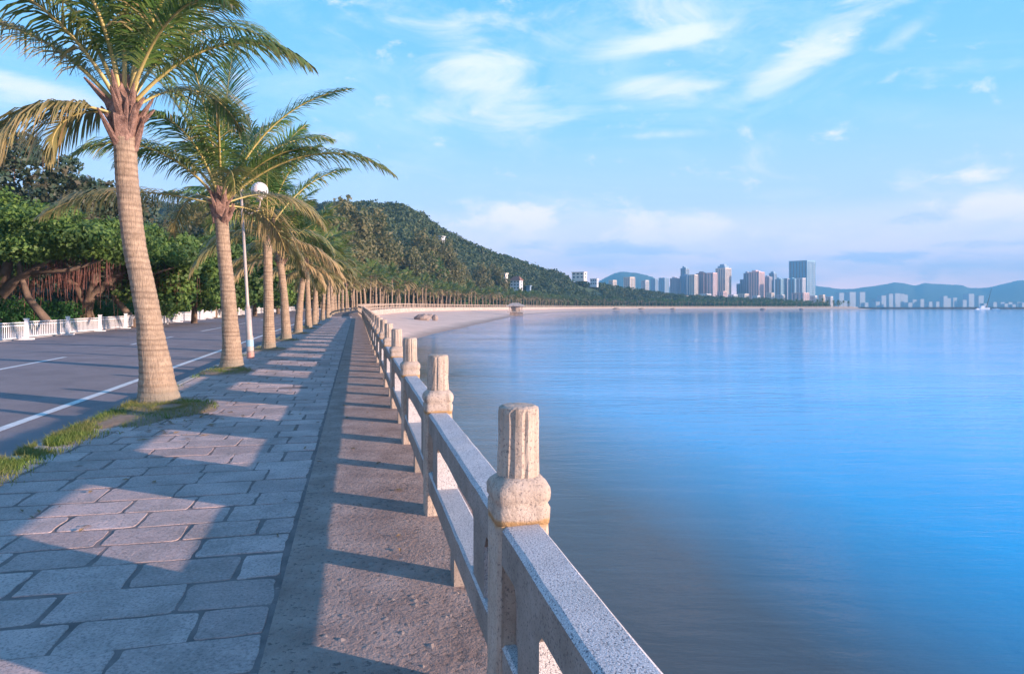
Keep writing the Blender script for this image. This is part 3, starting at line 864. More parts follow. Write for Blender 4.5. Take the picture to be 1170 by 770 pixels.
V, F = lathe_vf([(.07, 0), (.09, .05), (.06, .08)], 16); mesh_obj('globe_holder', [(x + ax[0] + .5, y, z + 4.31) for x, y, z in V], F, M['polegrey'], lamp, True)
V, F = lathe_vf([(.045, 0), (.06, .05), (.02, .16)], 12); mesh_obj('finial', [(x + ax[0], y, z + 4.54) for x, y, z in V], F, M['polegrey'], lamp, True)
# thin pole behind it, across the road
p = S(90, 15.6)
pole = empty('signal_pole', p, 'thin white pole across the road, rising behind the second palm', 'pole')
V, F = tube_vf([(0, 0, 0), (0, 0, 8.2)], [.10, .07], 10); mesh_obj('pole', V, F, M['white'], pole, True)
V, F = lathe_vf([(.16, 0), (.16, .12), (.08, .2)], 12); mesh_obj('base', V, F, M['white'], pole)
# camera mast behind first palm
D = 48.0; p = ((158 - 585) / 780 * D, D)
mast = empty('camera_mast', (p[0], p[1], .1), 'white mast with long horizontal arm and small camera behind the first palm', 'camera mast')
V, F = tube_vf([(0, 0, 0), (0, 0, 5.9)], [.12, .09], 12); mesh_obj('pole', V, F, M['white'], mast, True)
V, F = tube_vf([(0, 0, 5.6), (2.3, 0, 5.58)], [.06, .045], 8); mesh_obj('arm', V, F, M['white'], mast, True)
mb = MB(); mb.add(*box_vf(2.2, 0, 5.78, .2, .4, .24)); mb.add(*box_vf(2.2, 0, 5.63, .07, .07, .1)); mesh_obj('camera', mb.V[0].tolist() + mb.V[1].tolist(), mb.F, M['white'], mast)

# ------------------------------------------------------------------ white traffic fence
fence = empty('roadside_fence', S(20, 14.6, -.1), 'low white steel picket fence along the far edge of the road', 'fence')
fv = Vector(S(20, 14.6, -.1)); i = 0
s = 16.3 - 4.35 * 4
while s < 130:
    a = Vector(S(s, 14.55, -.11)); b = Vector(S(s + 4.35, 14.55, -.11)); rz = math.atan2(b.y - a.y, b.x - a.x)
    mb = MB(); lo = a - fv
    mb.add(*box_vf(0, 0, .44, .13, .13, .88)); mb.add(*box_vf(0, 0, .90, .17, .17, .05)); mb.add(*box_vf(0, 0, .03, .34, .5, .06))
    o = mb.build('fence_post', M['white'], fence); o.location = lo; o.rotation_euler = (0, 0, rz)
    mb = MB(); ln = 4.35
    for z in (.14, .66, .78): mb.add(*box_vf(ln / 2, 0, z, ln - .14, .04, .045))
    n = 24 if s < 75 else 14
    for j in range(n): mb.add(*box_vf(.14 + (ln - .28) * j / (n - 1), 0, .42, 0.03 if s < 75 else .05, .025, .60))
    o = mb.build('fence_panel', M['white'], fence); o.location = lo; o.rotation_euler = (0, 0, rz)
    s += 4.35; i += 1
# green bin
p = S(28.6, 14.95)
bn = empty('litter_bin', p, 'green round bin standing just behind the white fence at the frame edge', 'litter bin')
V, F = lathe_vf([(.20, .0), (.22, .4), (.24, 1.05)], 18); mesh_obj('body', V, F, M['greenp'], bn, True)
V, F = lathe_vf([(.26, 1.05), (.26, 1.12), (.18, 1.25), (.06, 1.30)], 18); mesh_obj('lid', V, F, M['greenp'], bn, True)

# ------------------------------------------------------------------ leaf clouds and trees
def leaf_cloud(cen, rad, n, size, rng, shell=.55, up=.0, aspect=.6):
    cen = np.asarray(cen, float); rad = np.asarray(rad, float)
    if rad.ndim == 1: rad = np.repeat(rad[:, None], 3, 1)
    wgt = (rad.prod(1)) ** (2 / 3); wgt /= wgt.sum()
    k = rng.choice(len(cen), n, p=wgt)
    d = rng.normal(size=(n, 3)); d /= np.linalg.norm(d, axis=1)[:, None]
    r = shell + (1.04 - shell) * rng.random(n) ** .6
    # lumpy surface
    lump = 1 + .16 * np.sin(d[:, 0] * 7 + k) * np.sin(d[:, 1] * 6 + 2 * k) + .1 * np.sin(d[:, 2] * 11 + k)
    p = cen[k] + d * rad[k] * (r * lump)[:, None]
    nrm = d * .8 + rng.normal(size=(n, 3)) * .6 + np.array([0, 0, up]); nrm /= np.linalg.norm(nrm, axis=1)[:, None]
    t = np.cross(nrm, rng.normal(size=(n, 3))); t /= np.linalg.norm(t, axis=1)[:, None] + 1e-9
    b = np.cross(nrm, t)
    sz = size * rng.uniform(.6, 1.3, n)[:, None]
    V = np.stack([p + t * sz, p + b * sz * aspect, p - t * sz, p - b * sz * aspect], 1).reshape(-1, 3)
    F = np.arange(4 * n).reshape(n, 4)
    return V, F
def make_tree(name, loc, h, cr, label, cat, seed, leaves, leafsize, mat, group=None, clumps=12, trunk_r=.25, base=.35, crown_c=None, flat=.75, bark='bark', scale_top=1.0):
    rng = np.random.default_rng(seed); rr = random.Random(seed)
    root = empty(name, loc, label, cat, group)
    cen, rad = [], []
    for i in range(clumps):
        a = i * 2.4 + rr.uniform(-.4, .4); t = (i + .5) / clumps
        z = h * (base + (1 - base) * t * .9); q = cr * math.sqrt(max(.06, 1 - (abs(t - .35) / .72) ** 2)) * rr.uniform(.35, .8)
        cen.append((math.cos(a) * q, math.sin(a) * q, z)); rr_ = cr * rr.uniform(.32, .50) * (1 - .25 * t)
        rad.append((rr_, rr_, rr_ * flat))
    V, F = leaf_cloud(cen, rad, leaves, leafsize, rng, .45)
    mesh_obj('crown', V, F, M[mat], root)
    mb = MB()
    lean = rr.uniform(-.06, .06) * h
    mb.add(*tube_vf([(0, 0, -.4), (lean * .3, 0, h * base * .5), (lean * .7, 0, h * base), (lean, 0, h * (base + .25)), (lean, 0, h * .85)], [trunk_r * 1.25, trunk_r, trunk_r * .85, trunk_r * .5, trunk_r * .12], 9))
    for c in cen[:9]:
        z0 = h * (base * rr.uniform(.6, 1.1))
        mb.add(*tube_vf([(lean * .6, 0, z0), (c[0] * .5 + lean * .3, c[1] * .5, (z0 + c[2]) / 2 + .1 * h), c], [trunk_r * .5, trunk_r * .3, trunk_r * .08], 6))
    mb.build('trunk', M[bark], root, smooth=True)
    return root

# banyans behind the fence, left
def banyan(loc, seed, label, spread=6.0, top=8.2, n=26000, lean=1, sz=.11):
    rng = np.random.default_rng(seed); rr = random.Random(seed)
    root = empty('banyan_tree', loc, label, 'banyan tree', 'banyan trees across the road')
    mb = MB()
    # main upright trunk, arching limb, propping root trunk leaning right
    mb.add(*tube_vf([(-.8, 0, -.2), (-.75, 0, 1.2), (-.5, 0, 2.0), (.4, .1, 2.9), (1.6, .2, 3.7), (2.8, .2, 4.5)], [.52, .36, .30, .22, .15, .07], 12))
    mb.add(*tube_vf([(-.75, 0, 1.6), (-1.6, .3, 2.8), (-3, .3, 3.6), (-4.4, .3, 4.6)], [.26, .19, .14, .06], 10))
    mb.add(*tube_vf([(2.6, 0, -.2), (2.0, 0, .9), (1.1, 0, 2.0), (.7, .1, 3.0), (.3, .1, 5)], [.36, .22, .17, .13, .07], 10))
    mb.add(*tube_vf([(-.5, 0, 2), (-.3, .4, 3.6), (0, .6, 5.4)], [.35, .25, .1], 10))
    mb.add(*tube_vf([(1.2, .1, 3.3), (3.0, .5, 3.5), (5.0, .8, 4.2)], [.13, .10, .04], 8))
    for i in range(14):
        a = i * .9; 
        mb.add(*tube_vf([(-.8 + math.cos(a) * .9, math.sin(a) * .7, -.2), (-.8 + math.cos(a) * .35, math.sin(a) * .3, 1.2), (-.6, 0, 2.3)], [.10, .08, .04], 5))
    mb.build('trunk', M['bark'], root, smooth=True)
    rb = MB()
    for i in range(400):
        x = rr.gauss(rr.choice((-3.6, -1.2, .9, 2.2, 4.0)), .65); y = rr.uniform(.3, 3.2); zt = 4.3 + rr.uniform(-.5, .6) - .02 * x * x
        zb = zt - rr.uniform(.7, 2.2) * (1 if rr.random() < .85 else 1.7); zb = max(zb, -.1)
        d = rr.uniform(-.2, .2); r = rr.uniform(.005, .014)
        rb.add(*tube_vf([(x, y, zt), (x + d * .5, y, (zt + zb) / 2), (x + d, y + rr.uniform(-.1, .1), zb)], [r, r, r * .6], 4, cap=False))
    rb.build('aerial_roots', M['roots'], root)
    cen, rad = [], []
    for i in range(46):
        x = rr.uniform(-spread, spread); y = rr.uniform(-3.4, 3.4); e = 1 - (x / (spread * 1.15)) ** 2
        z = 4.3 + rr.random() * (top - 4.5) * e; r = rr.uniform(.55, 1.25)
        cen.append((x, y, z)); rad.append((r * 1.3, r, r * .55))
    V, F = leaf_cloud(cen, rad, n, sz, rng, .5, up=.4); mesh_obj('crown', V, F, M['fol_green'], root)
    return root
banyan(((8 - 585) / 780 * 35.5, 35.5, 0), 5, 'spreading banyan at the frame edge, arching trunk with reddish hanging roots', spread=5.6, top=7.6)
banyan(((112 - 585) / 780 * 44, 44, .1), 6, 'banyan half hidden behind the first palm trunk, low green boughs over dark shade', spread=5.5, top=7.2, n=20000, sz=.13)
tree_spec = [  # px, D, height, crown radius, mat, label
    (175, 46, 6.6, 3.2, 'fol_green', 'round bright green tree between the first and second palm, thin slanting trunk'),
    (222, 52, 6.8, 3.0, 'fol_green', 'leafy green tree just left of the second palm trunk'),
    (246, 70, 8.5, 4.2, 'fol_mid', 'mid green tree directly behind the second palm'),
    (292, 78, 9.5, 4.4, 'fol_green', 'broad green tree behind the globe lamp'),
    (318, 92, 10, 4.6, 'fol_mid', 'tree behind the third palm across the road'),
    (345, 112, 12, 5.2, 'fol_olive', 'olive toned tree behind the fifth palm'),
    (372, 135, 13, 6, 'fol_mid', 'full crowned tree where the road bends away'),
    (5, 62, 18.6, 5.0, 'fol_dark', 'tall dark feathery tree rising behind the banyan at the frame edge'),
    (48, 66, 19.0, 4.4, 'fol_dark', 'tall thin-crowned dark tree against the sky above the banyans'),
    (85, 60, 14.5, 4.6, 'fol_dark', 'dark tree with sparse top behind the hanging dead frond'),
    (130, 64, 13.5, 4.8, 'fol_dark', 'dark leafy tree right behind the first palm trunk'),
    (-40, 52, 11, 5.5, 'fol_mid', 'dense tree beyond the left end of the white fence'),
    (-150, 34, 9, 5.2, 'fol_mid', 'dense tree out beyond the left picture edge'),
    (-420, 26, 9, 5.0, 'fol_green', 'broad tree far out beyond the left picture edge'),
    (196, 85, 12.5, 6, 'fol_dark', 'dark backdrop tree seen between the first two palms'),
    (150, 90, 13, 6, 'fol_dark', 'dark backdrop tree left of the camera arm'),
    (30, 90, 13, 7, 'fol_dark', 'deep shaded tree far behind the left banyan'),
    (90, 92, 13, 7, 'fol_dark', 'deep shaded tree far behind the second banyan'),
]
for i, (px, D, h, cr, mt, lb) in enumerate(tree_spec):
    dense = mt != 'fol_dark'
    make_tree('tree', ((px - 585) / 780 * D, D, 0.0), h, cr, lb, 'tree', 200 + i, 9000 if dense else 7000, .16 if D < 60 else .24, mt, 'trees across the road', clumps=16, trunk_r=.22, base=.28 if dense else .22)
# hedge along the inner pavement
rng = np.random.default_rng(9)
cen, rad = [], []
for i in range(150):
    s = 12 + i * .8; p = S(s, 18.3 + rng.uniform(-.25, .25)); r = rng.uniform(.62, .9)
    cen.append((p[0], p[1], p[2] + .75)); rad.append((r, r, rng.uniform(.75, 1.05)))
V, F = leaf_cloud(cen, rad, 60000, .075, rng, .75)
hg = empty('hedge', S(20, 18.3), 'long clipped dark green hedge behind the white fence', 'hedge'); hv = np.array(S(20, 18.3))
mesh_obj('foliage', V - hv, F, M['hedge'], hg)


cen, rad = [], []
for i in range(170):
    s_ = 8 + i * .8; p = S(s_, rng.uniform(23, 27)); r = rng.uniform(1.3, 2.1)
    cen.append((p[0], p[1], p[2] + r * .75)); rad.append((r, r, r * 1.1))
V, F = leaf_cloud(cen, rad, 40000, .2, rng, .7)
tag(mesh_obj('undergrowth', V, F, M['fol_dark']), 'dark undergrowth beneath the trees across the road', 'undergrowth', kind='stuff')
# ------------------------------------------------------------------ hill with forest
def PX(px, py, D): return np.array([(px - 585) / 780 * D, D, 1.55 + (350.5 - py) / 780 * D])
ridge = [(150, 236, 460), (250, 232, 450), (330, 234, 440), (395, 233, 430), (430, 234, 430), (460, 236, 440), (480, 247, 455), (500, 262, 475), (530, 277, 510), (570, 292, 550), (600, 302, 590), (640, 313, 640), (680, 322.5, 715), (720, 331, 790), (770, 337.5, 870), (830, 341, 930), (900, 343, 980)]
footD = [250, 260, 275, 300, 315, 325, 340, 355, 375, 410, 460, 540, 640, 745, 822, 880, 920]
TREEH = 9.0
cols = []
for (px, py, D), fd in zip(ridge, footD):
    R = PX(px, py, D); R[2] -= TREEH * (.55 if px > 700 else .8); R[2] = max(R[2], 1.0)
    Ft = np.array([(px - 585) / 780 * fd, fd, .9])
    Bk = R + np.array([0, 260, -R[2] + .5])
    cols.append((Ft, R, Bk))
def hill_pt(u, v):
    """u 0..n-1 along ridge, v 0 foot .. 1 ridge .. 2 back"""
    i = min(int(u), len(cols) - 2); f = u - i; f = f * f * (3 - 2 * f) if False else f
    A = [cols[i][k] * (1 - f) + cols[i + 1][k] * f for k in range(3)]
    if v <= 1: p = A[0] + (A[1] - A[0]) * v; p[2] = A[0][2] + (A[1][2] - A[0][2]) * (v ** 1.15)
    else: p = A[1] + (A[2] - A[1]) * (v - 1); p[2] = A[1][2] * (1 - (v - 1) ** 1.5) + .5 * (v - 1)
    k = math.sin(PI * min(v, 1)) if v < 1 else 0
    p[2] += k * A[1][2] * .16 * mnoise.noise(Vector((p[0] * .012, p[1] * .012, 4)))
    return p
rows = [[hill_pt(u, v) for v in np.linspace(0, 2, 33)] for u in np.linspace(0, len(cols) - 1, 97)]
V, F = rings_vf(rows, cap=False, closed=False)
M['hillsoil'] = mat_simple('hill_undergrowth', (.03, .055, .025), (.06, .09, .035), .03, .95, .4, .6, .5)
tag(mesh_obj('hill', V, F, M['hillsoil'], smooth=True), kind='structure')
def villa_D(px, yb):
    k = [r_[0] for r_ in ridge]; u0 = np.interp(px, k, range(len(k)))
    best = (1e9, 400)
    for v in np.linspace(.02, 1.0, 90):
        p = hill_pt(u0, v); yy = 350.5 - (p[2] + 3 - 1.55) * 780 / p[1]
        if abs(yy - yb) < best[0]: best = (abs(yy - yb), p[1])
    return best[1] - 5
VXY = []
for px, yb, wpx in ((575, 327, 11), (590, 331, 15), (567, 333, 17), (662, 319, 18), (679, 326, 10), (502, 276, 13), (604, 331, 6)):
    D = villa_D(px, yb); VXY.append(((px - 585) / 780 * D, D, wpx / 780 * D))
cen, rad = [], []
for i in range(5200):
    u = rng.uniform(0, len(cols) - 1); v = rng.uniform(.02, 1.10) if rng.random() < .8 else rng.uniform(.93, 1.05)
    p = hill_pt(u, v)
    if any(abs(p[0] - a) < w_ * .6 + 4.5 and -26 - w_ * .3 < p[1] - b < w_ * .3 + 3 for a, b, w_ in VXY): continue
    r = rng.uniform(2.6, 5.2) * (1.0 if p[1] < 650 else .8)
    cen.append(p + np.array([0, 0, rng.uniform(.8, 1.25) * r])); rad.append((r, r, r * .85))
V, F = leaf_cloud(cen, rad, 430000, .95, rng, .82)
tag(mesh_obj('forest', V, F, M['forest']), 'dark wooded canopy covering the long hillside', 'forest', kind='stuff')
# trees behind the far palms up to the point
cen, rad = [], []
for i in range(950):
    s = rng.uniform(330, SMAX - 6); p = S(s, rng.uniform(18, 70)); r = rng.uniform(2.4, 4.6) * (1.0 if s < 900 else .8)
    cen.append((p[0], p[1], p[2] + rng.uniform(.5, 1.9) * r)); rad.append((r * 1.1, r * 1.1, r * .9))
V, F = leaf_cloud(cen, rad, 90000, .8, rng, .8)
tag(mesh_obj('treeline', V, F, M['fol_mid']), 'green belt of trees behind the far shore palms', 'trees', kind='stuff')

# mid-ground trees between the palms and the hill
tm = []
for i, (mt, h, cr, fl) in enumerate([('fol_olive', 17, 6.5, .95), ('fol_olive', 20, 6.0, 1.1), ('fol_mid', 14, 6.2, .85), ('fol_green', 12, 5.5, .85)]):
    tm.append(None)
specs = [('fol_olive', 17, 6.5, .95, 'tall olive brown tree standing behind the bay palms'), ('fol_olive', 21, 6.0, 1.1, 'high narrow olive brown tree standing behind the bay palms'),
         ('fol_mid', 15, 6.2, .85, 'rounded mid green tree standing behind the bay palms'), ('fol_green', 12, 5.5, .85, 'low bright green tree standing behind the bay palms')]
rr = random.Random(33)
for i in range(72):
    px = 385 + (i * 61.8) % 330 if i < 60 else rr.uniform(250, 400)
    # distance of the inner edge of the road in that direction
    best = None
    for s in range(70, int(SMAX), 6):
        q = S(s, 22)
        e = abs(585 + 780 * q[0] / q[1] - px)
        if q[1] > 120 and (best is None or e < best[0]): best = (e, q)
    q = best[1]; D = q[1] + rr.uniform(2, 60)
    k = rr.choice((0, 1, 0, 1, 2)) if px < 560 else rr.choice((1, 2, 3, 2, 3))
    x = (px - 585) / 780 * D
    z = .5
    loc = (x, D, z); sc = rr.uniform(.9, 1.15) * (1.5 if px < 520 else 1.25 if px < 580 else .9)
    if tm[k] is None:
        mt, h, cr, fl, lb = specs[k]
        tm[k] = make_tree('tree', loc, h, cr, lb, 'tree', 300 + k, 5200, .42, mt, 'trees between the bay palms and the hill, kind %s' % ('abcd'[k]), clumps=20, trunk_r=.3, base=.22, flat=fl)
        tm[k]['group'] = ['tall olive trees by the hill', 'narrow olive trees by the hill', 'rounded green trees by the hill', 'low bright trees by the hill'][k]
    else:
        copy_tree(tm[k], loc, rr.uniform(0, 6.28), sc)

# ------------------------------------------------------------------ buildings
def mat_wall(name, c):
    return mat_simple(name, tuple(x * .86 for x in c), c, .15, .8, 2, .1, .02)
def mat_towerglass():
    m, nt, b = new_mat('tower_glazing'); v = coords(nt, 'Object')
    sep = nt.nodes.new('ShaderNodeSeparateXYZ'); L(nt, v, sep.inputs[0])
    fz = math_n(nt, 'FRACT', math_n(nt, 'DIVIDE', sep.outputs[2], 3.2))
    c = mix(nt, math_n(nt, 'GREATER_THAN', fz, .55), (.12, .18, .25), (.42, .42, .45))
    L(nt, c, b.inputs['Base Color']); b.inputs['Roughness'].default_value = .3
    return m
M['towerglass'] = mat_towerglass()
WALLS = {'cream': mat_wall('cream_render', (.80, .68, .58)), 'pink': mat_wall('pink_render', (.82, .58, .54)), 'grey': mat_wall('grey_render', (.46, .46, .52)),
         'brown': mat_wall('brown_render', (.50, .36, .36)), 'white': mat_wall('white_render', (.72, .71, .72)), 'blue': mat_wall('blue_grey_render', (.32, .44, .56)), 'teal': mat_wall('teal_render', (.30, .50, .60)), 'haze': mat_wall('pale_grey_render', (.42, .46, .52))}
def tower(name, px0, px1, ytop, D, wall, label, cat='tower', strips=3, rot=-48, depth=1.0, roof='plant', group=None, ybase=None, z0=.6, win=True):
    """upright block: pixel extents of its outline at distance D give its real width and height"""
    wpx = (px1 - px0) / 780 * D; h = 1.55 + (350.5 - ytop) / 780 * D - z0
    r = math.radians(rot); w = wpx / (abs(math.cos(r)) + depth * abs(math.sin(r))); d = w * depth
    cx = ((px0 + px1) / 2 - 585) / 780 * D
    root = empty(name, (cx, D, z0), label, cat, group, rz=r)
    hh = h * (.95 if roof else 1)
    V, F = box_vf(0, 0, hh / 2, w, d, hh); mesh_obj('wall', V, F, WALLS[wall], root)
    nfl = max(2, int(hh / 3.2))
    if win:
        for face in (0, 1):
            ln = w if face == 0 else d
            for k in range(strips):
                u = (-.5 + (k + .5) / strips) * ln; ww = ln / strips * .38
                mb = MB()
                if face == 0: mb.add(*box_vf(u, -d / 2 - .05, hh * .52, ww, .16, hh * .93))
                else: mb.add(*box_vf(w / 2 + .05, u, hh * .52, .16, ww, hh * .93))
                mb.build('window_column', M['towerglass'], root)
        mb = MB()
        for k in range(strips + 1):
            u = (-.5 + k / strips) * w * .985; mb.add(*box_vf(u, -d / 2 - .3, hh / 2, .8, .9, hh * .985))
            u = (-.5 + k / strips) * d * .985; mb.add(*box_vf(w / 2 + .3, u, hh / 2, .9, .8, hh * .985))
        mb.build('pilaster', WALLS[wall], root)
    mb = MB(); mb.add(*box_vf(0, 0, hh + .5, w + 1.2, d + 1.2, 1.0)); mb.build('parapet', WALLS[wall], root)
    mb = MB()
    if roof == 'plant':
        mb.add(*box_vf(-w * .15, 0, hh + (h - hh) / 2 + .5, w * .4, d * .5, h - hh + .8))
        mb.add(*box_vf(w * .22, 0, hh + (h - hh) / 4 + .5, w * .2, d * .35, (h - hh) * .6 + .5)); mb.build('roof_structure', WALLS[wall], root)
    elif roof == 'crown':
        mb.add(*box_vf(0, 0, hh + 2, w * .75, d * .75, 5)); mb.add(*box_vf(0, 0, hh + 5.5, w * .45, d * .45, 4)); mb.build('roof_structure', WALLS['blue'], root)
    elif roof == 'spire':
        mb.add(*box_vf(0, 0, hh + 2, w * .6, d * .6, 4)); mb.add(*tube_vf([(0, 0, hh), (0, 0, h + 4)], [1.0, .2], 6)); mb.build('roof_structure', WALLS[wall], root)
    return root
T = [ # px0 px1 ytop D wall label strips roof
 (766, 777, 317, 1120, 'grey', 'grey slab block at the left end of the skyline', 3, 'plant'),
 (777, 790, 314, 1150, 'blue', 'blue grey apartment block second from the left of the skyline', 3, 'plant'),
 (778, 787, 305, 1220, 'blue', 'thin blue tower topping the block behind it on the left skyline', 2, 'plant'),
 (788, 797, 314.5, 1100, 'cream', 'cream slab added as the sunlit right side of the blue grey apartment block', 2, None),  # extra cream block stands in for the sunlit face of its neighbour
 (796, 809, 311, 1140, 'brown', 'mauve brown block with two small roof boxes', 3, 'plant'),
 (808, 819, 312.5, 1100, 'pink', 'narrow pink tower left of the domed tower', 2, None),
 (818, 835, 305, 1130, 'cream', 'cream and pink tower with stepped blue crown', 4, 'crown'),
 (842, 848, 325, 1180, 'blue', 'low blue block left of the stepped mauve tower', 2, None),
 (846, 853, 320, 1170, 'grey', 'lower step of the grey mauve tower group', 2, None),
 (850, 859, 311, 1160, 'grey', 'grey mauve tower right behind the pink one', 2, 'plant'),
 (856, 873, 309.5, 1120, 'pink', 'broad pale pink tower in the middle of the skyline', 4, 'plant'),
 (873, 882, 315.5, 1150, 'grey', 'grey tower to the right of the pale pink tower', 2, 'plant'),
 (879, 887, 311, 1220, 'blue', 'dark blue tower with a thin spire', 2, 'spire'),
 (886, 895, 318, 1150, 'teal', 'teal block between the spire tower and the tallest tower', 2, 'plant'),
 (894, 902, 319, 1180, 'grey', 'grey blue block touching the tallest tower', 2, None),
 (902, 931, 299, 1260, 'teal', 'tallest broad glassy blue tower at the right end of the skyline', 6, None),
 (901, 911, 318, 1120, 'teal', 'short teal block in front of the tallest tower', 2, 'plant'),
 (910, 920, 318.5, 1090, 'white', 'white lilac block in front of the tallest tower', 2, None),
]
for (a, b, yt, D, wl, lb, stp, rf) in T:
    tower('apartment_tower', a, b, yt, D, wl, lb, strips=stp, roof=rf)
# roof notch on the tallest tower: two raised wings
big = [o for o in bpy.data.objects if o.type == 'EMPTY' and o.get('label', '').startswith('tallest broad')][0]
# low city blocks at the foot of the towers
lowc = [(767, 776, 340), (778, 786, 341), (800, 812, 339), (820, 830, 336), (832, 842, 340), (843, 855, 339), (860, 868, 341), (876, 884, 338), (888, 896, 340), (905, 924, 338), (926, 933, 341), (936, 942, 340), (944, 951, 342)]
cols_ = ['white', 'cream', 'white', 'pink', 'white', 'cream']
for i, (a, b, yt) in enumerate(lowc):
    tower('low_building', a, b, yt - 2.5, 1010 + (i % 3) * 12, cols_[i % 6], ['white', 'cream', 'pale', 'pinkish'][i % 4] + ' low building at the foot of the towers', 'building', strips=3, roof=None, group='low buildings under the skyline')
for o in bpy.data.objects:
    if o.name.startswith('low_building'): o['label'] = 'low pale building among trees at the foot of the skyline towers'
# small groups left of the towers
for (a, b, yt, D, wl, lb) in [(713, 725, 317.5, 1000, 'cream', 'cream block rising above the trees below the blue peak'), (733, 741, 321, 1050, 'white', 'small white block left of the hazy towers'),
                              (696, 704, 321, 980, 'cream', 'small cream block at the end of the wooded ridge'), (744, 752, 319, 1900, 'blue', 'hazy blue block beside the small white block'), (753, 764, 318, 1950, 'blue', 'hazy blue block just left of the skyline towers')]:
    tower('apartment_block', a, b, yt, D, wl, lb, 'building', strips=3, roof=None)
# hazy towers on the far shore
far = [(957, 962, 335), (968, 975, 334), (980, 986, 334), (1005, 1010, 338), (1014, 1018, 336), (1020, 1026, 335.5), (1027, 1031, 336), (1032, 1035, 337), (1041, 1045, 342.5), (1050, 1053.5, 342), (1060, 1063, 345), (1068, 1071, 345), (1076, 1080, 338.5), (1080, 1084, 341), (1087, 1091, 340.5), (1103.5, 1110, 336), (1115, 1121, 338), (1133, 1136.5, 345.5), (1141, 1145, 345.5), (1150, 1154, 345.5), (1160, 1164, 345.5), (995, 999, 342), (1047, 1049, 345), (1096, 1100, 346), (940, 947, 340), (963, 966, 344), (987, 990, 346), (999, 1003, 345), (1036, 1040, 346), (1055, 1058, 347), (1064, 1067, 347), (1072, 1075, 344), (1093, 1095, 347), (1122, 1126, 347), (1146, 1149, 347), (1155, 1158, 348), (1166, 1169, 346), (1010, 1013, 343), (1098, 1102, 343)]
for i, (a, b, yt) in enumerate(far):
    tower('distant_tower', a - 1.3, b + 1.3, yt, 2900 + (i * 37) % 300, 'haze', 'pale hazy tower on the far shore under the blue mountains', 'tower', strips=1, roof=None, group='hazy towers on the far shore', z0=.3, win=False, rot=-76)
# far shore land, breakwater
V = [(900, 2700, .3), (5200, 2500, .3), (9000, 2400, .3), (9000, 9000, .3), (-3000, 9000, .3), (-3000, 1600, .2), (700, 1600, .2)]
tag(mesh_obj('far_land', V, [tuple(range(len(V)))], M['land']), kind='structure')
mb = MB(); rr = random.Random(8)
x = 520
while x < 1000:
    wd = rr.uniform(16, 30); hgt = rr.uniform(1.6, 3.0); y = 1060 + (x - 520) * -.05
    c = Vector((x, y, WZ)); n = 8
    V = []
    for ring, (q, z) in enumerate(((1, -.5), (.85, hgt * .6), (.45, hgt))):
        for j in range(n):
            a = 2 * PI * j / n; V.append((x + math.cos(a) * wd * q * rr.uniform(.85, 1.1), y + math.sin(a) * 5 * q * rr.uniform(.8, 1.1), WZ + z * rr.uniform(.8, 1.1)))
    F = [(r * n + j, r * n + (j + 1) % n, (r + 1) * n + (j + 1) % n, (r + 1) * n + j) for r in range(2) for j in range(n)] + [tuple(2 * n + j for j in range(n))]
    mb.add(V, F); x += wd * .9
M['brkw'] = mat_simple('breakwater_rock', (.05, .055, .06), (.10, .10, .10), .3, .9, 2, .6, .1)
tag(mb.build('breakwater', M['brkw']), 'long low dark rock breakwater across the mouth of the bay', 'breakwater')

# mountains
def mountain(name, pts, D, depth=900, label=None):
    rng2 = random.Random(len(pts)); rows = []
    xs = np.linspace(pts[0][0], pts[-1][0], 160)
    for px in xs:
        py = np.interp(px, [p[0] for p in pts], [p[1] for p in pts])
        h = (350.5 - py) / 780 * D; h = max(h, 1)
        h *= 1 + .03 * mnoise.noise(Vector((px * .08, 1, 1))) + .015 * mnoise.noise(Vector((px * .3, 2, 1)))
        x = (px - 585) / 780 * D; row = []
        for v in np.linspace(-1, 1, 21):
            y = D + v * depth * (1 + .0 * v)
            z = h * (1 - abs(v)) ** .9 * (1 + .25 * mnoise.noise(Vector((x * .002, y * .002, 7))) * min(1, 3 * abs(v)))
            row.append((x * (1 + v * depth / D), y, z))
        rows.append(row)
    V, F = rings_vf(rows, cap=False, closed=False)
    M['mount'] = M.get('mount') or mat_simple('mountain_woods', (.03, .06, .04), (.05, .085, .05), .002, .95, .01, .3, 5)
    return tag(mesh_obj(name, V, F, M['mount'], smooth=True), kind='structure')
mountain('mountains', [(900, 332), (930, 326.5), (945, 328), (960, 330), (975, 330), (990, 327.5), (1003, 326), (1012, 324.5), (1022, 322.5), (1032, 323.5), (1046, 326), (1056, 323.5), (1070, 324), (1085, 325), (1100, 326), (1108, 328.5), (1120, 329.5), (1135, 327), (1150, 323.5), (1165, 320), (1200, 317), (1260, 322), (1340, 335)], 5200)
mountain('mountains', [(640, 345), (670, 330), (690, 318), (702, 312), (715, 310), (730, 312), (745, 316), (757, 323), (775, 333), (800, 342), (830, 347)], 4200)

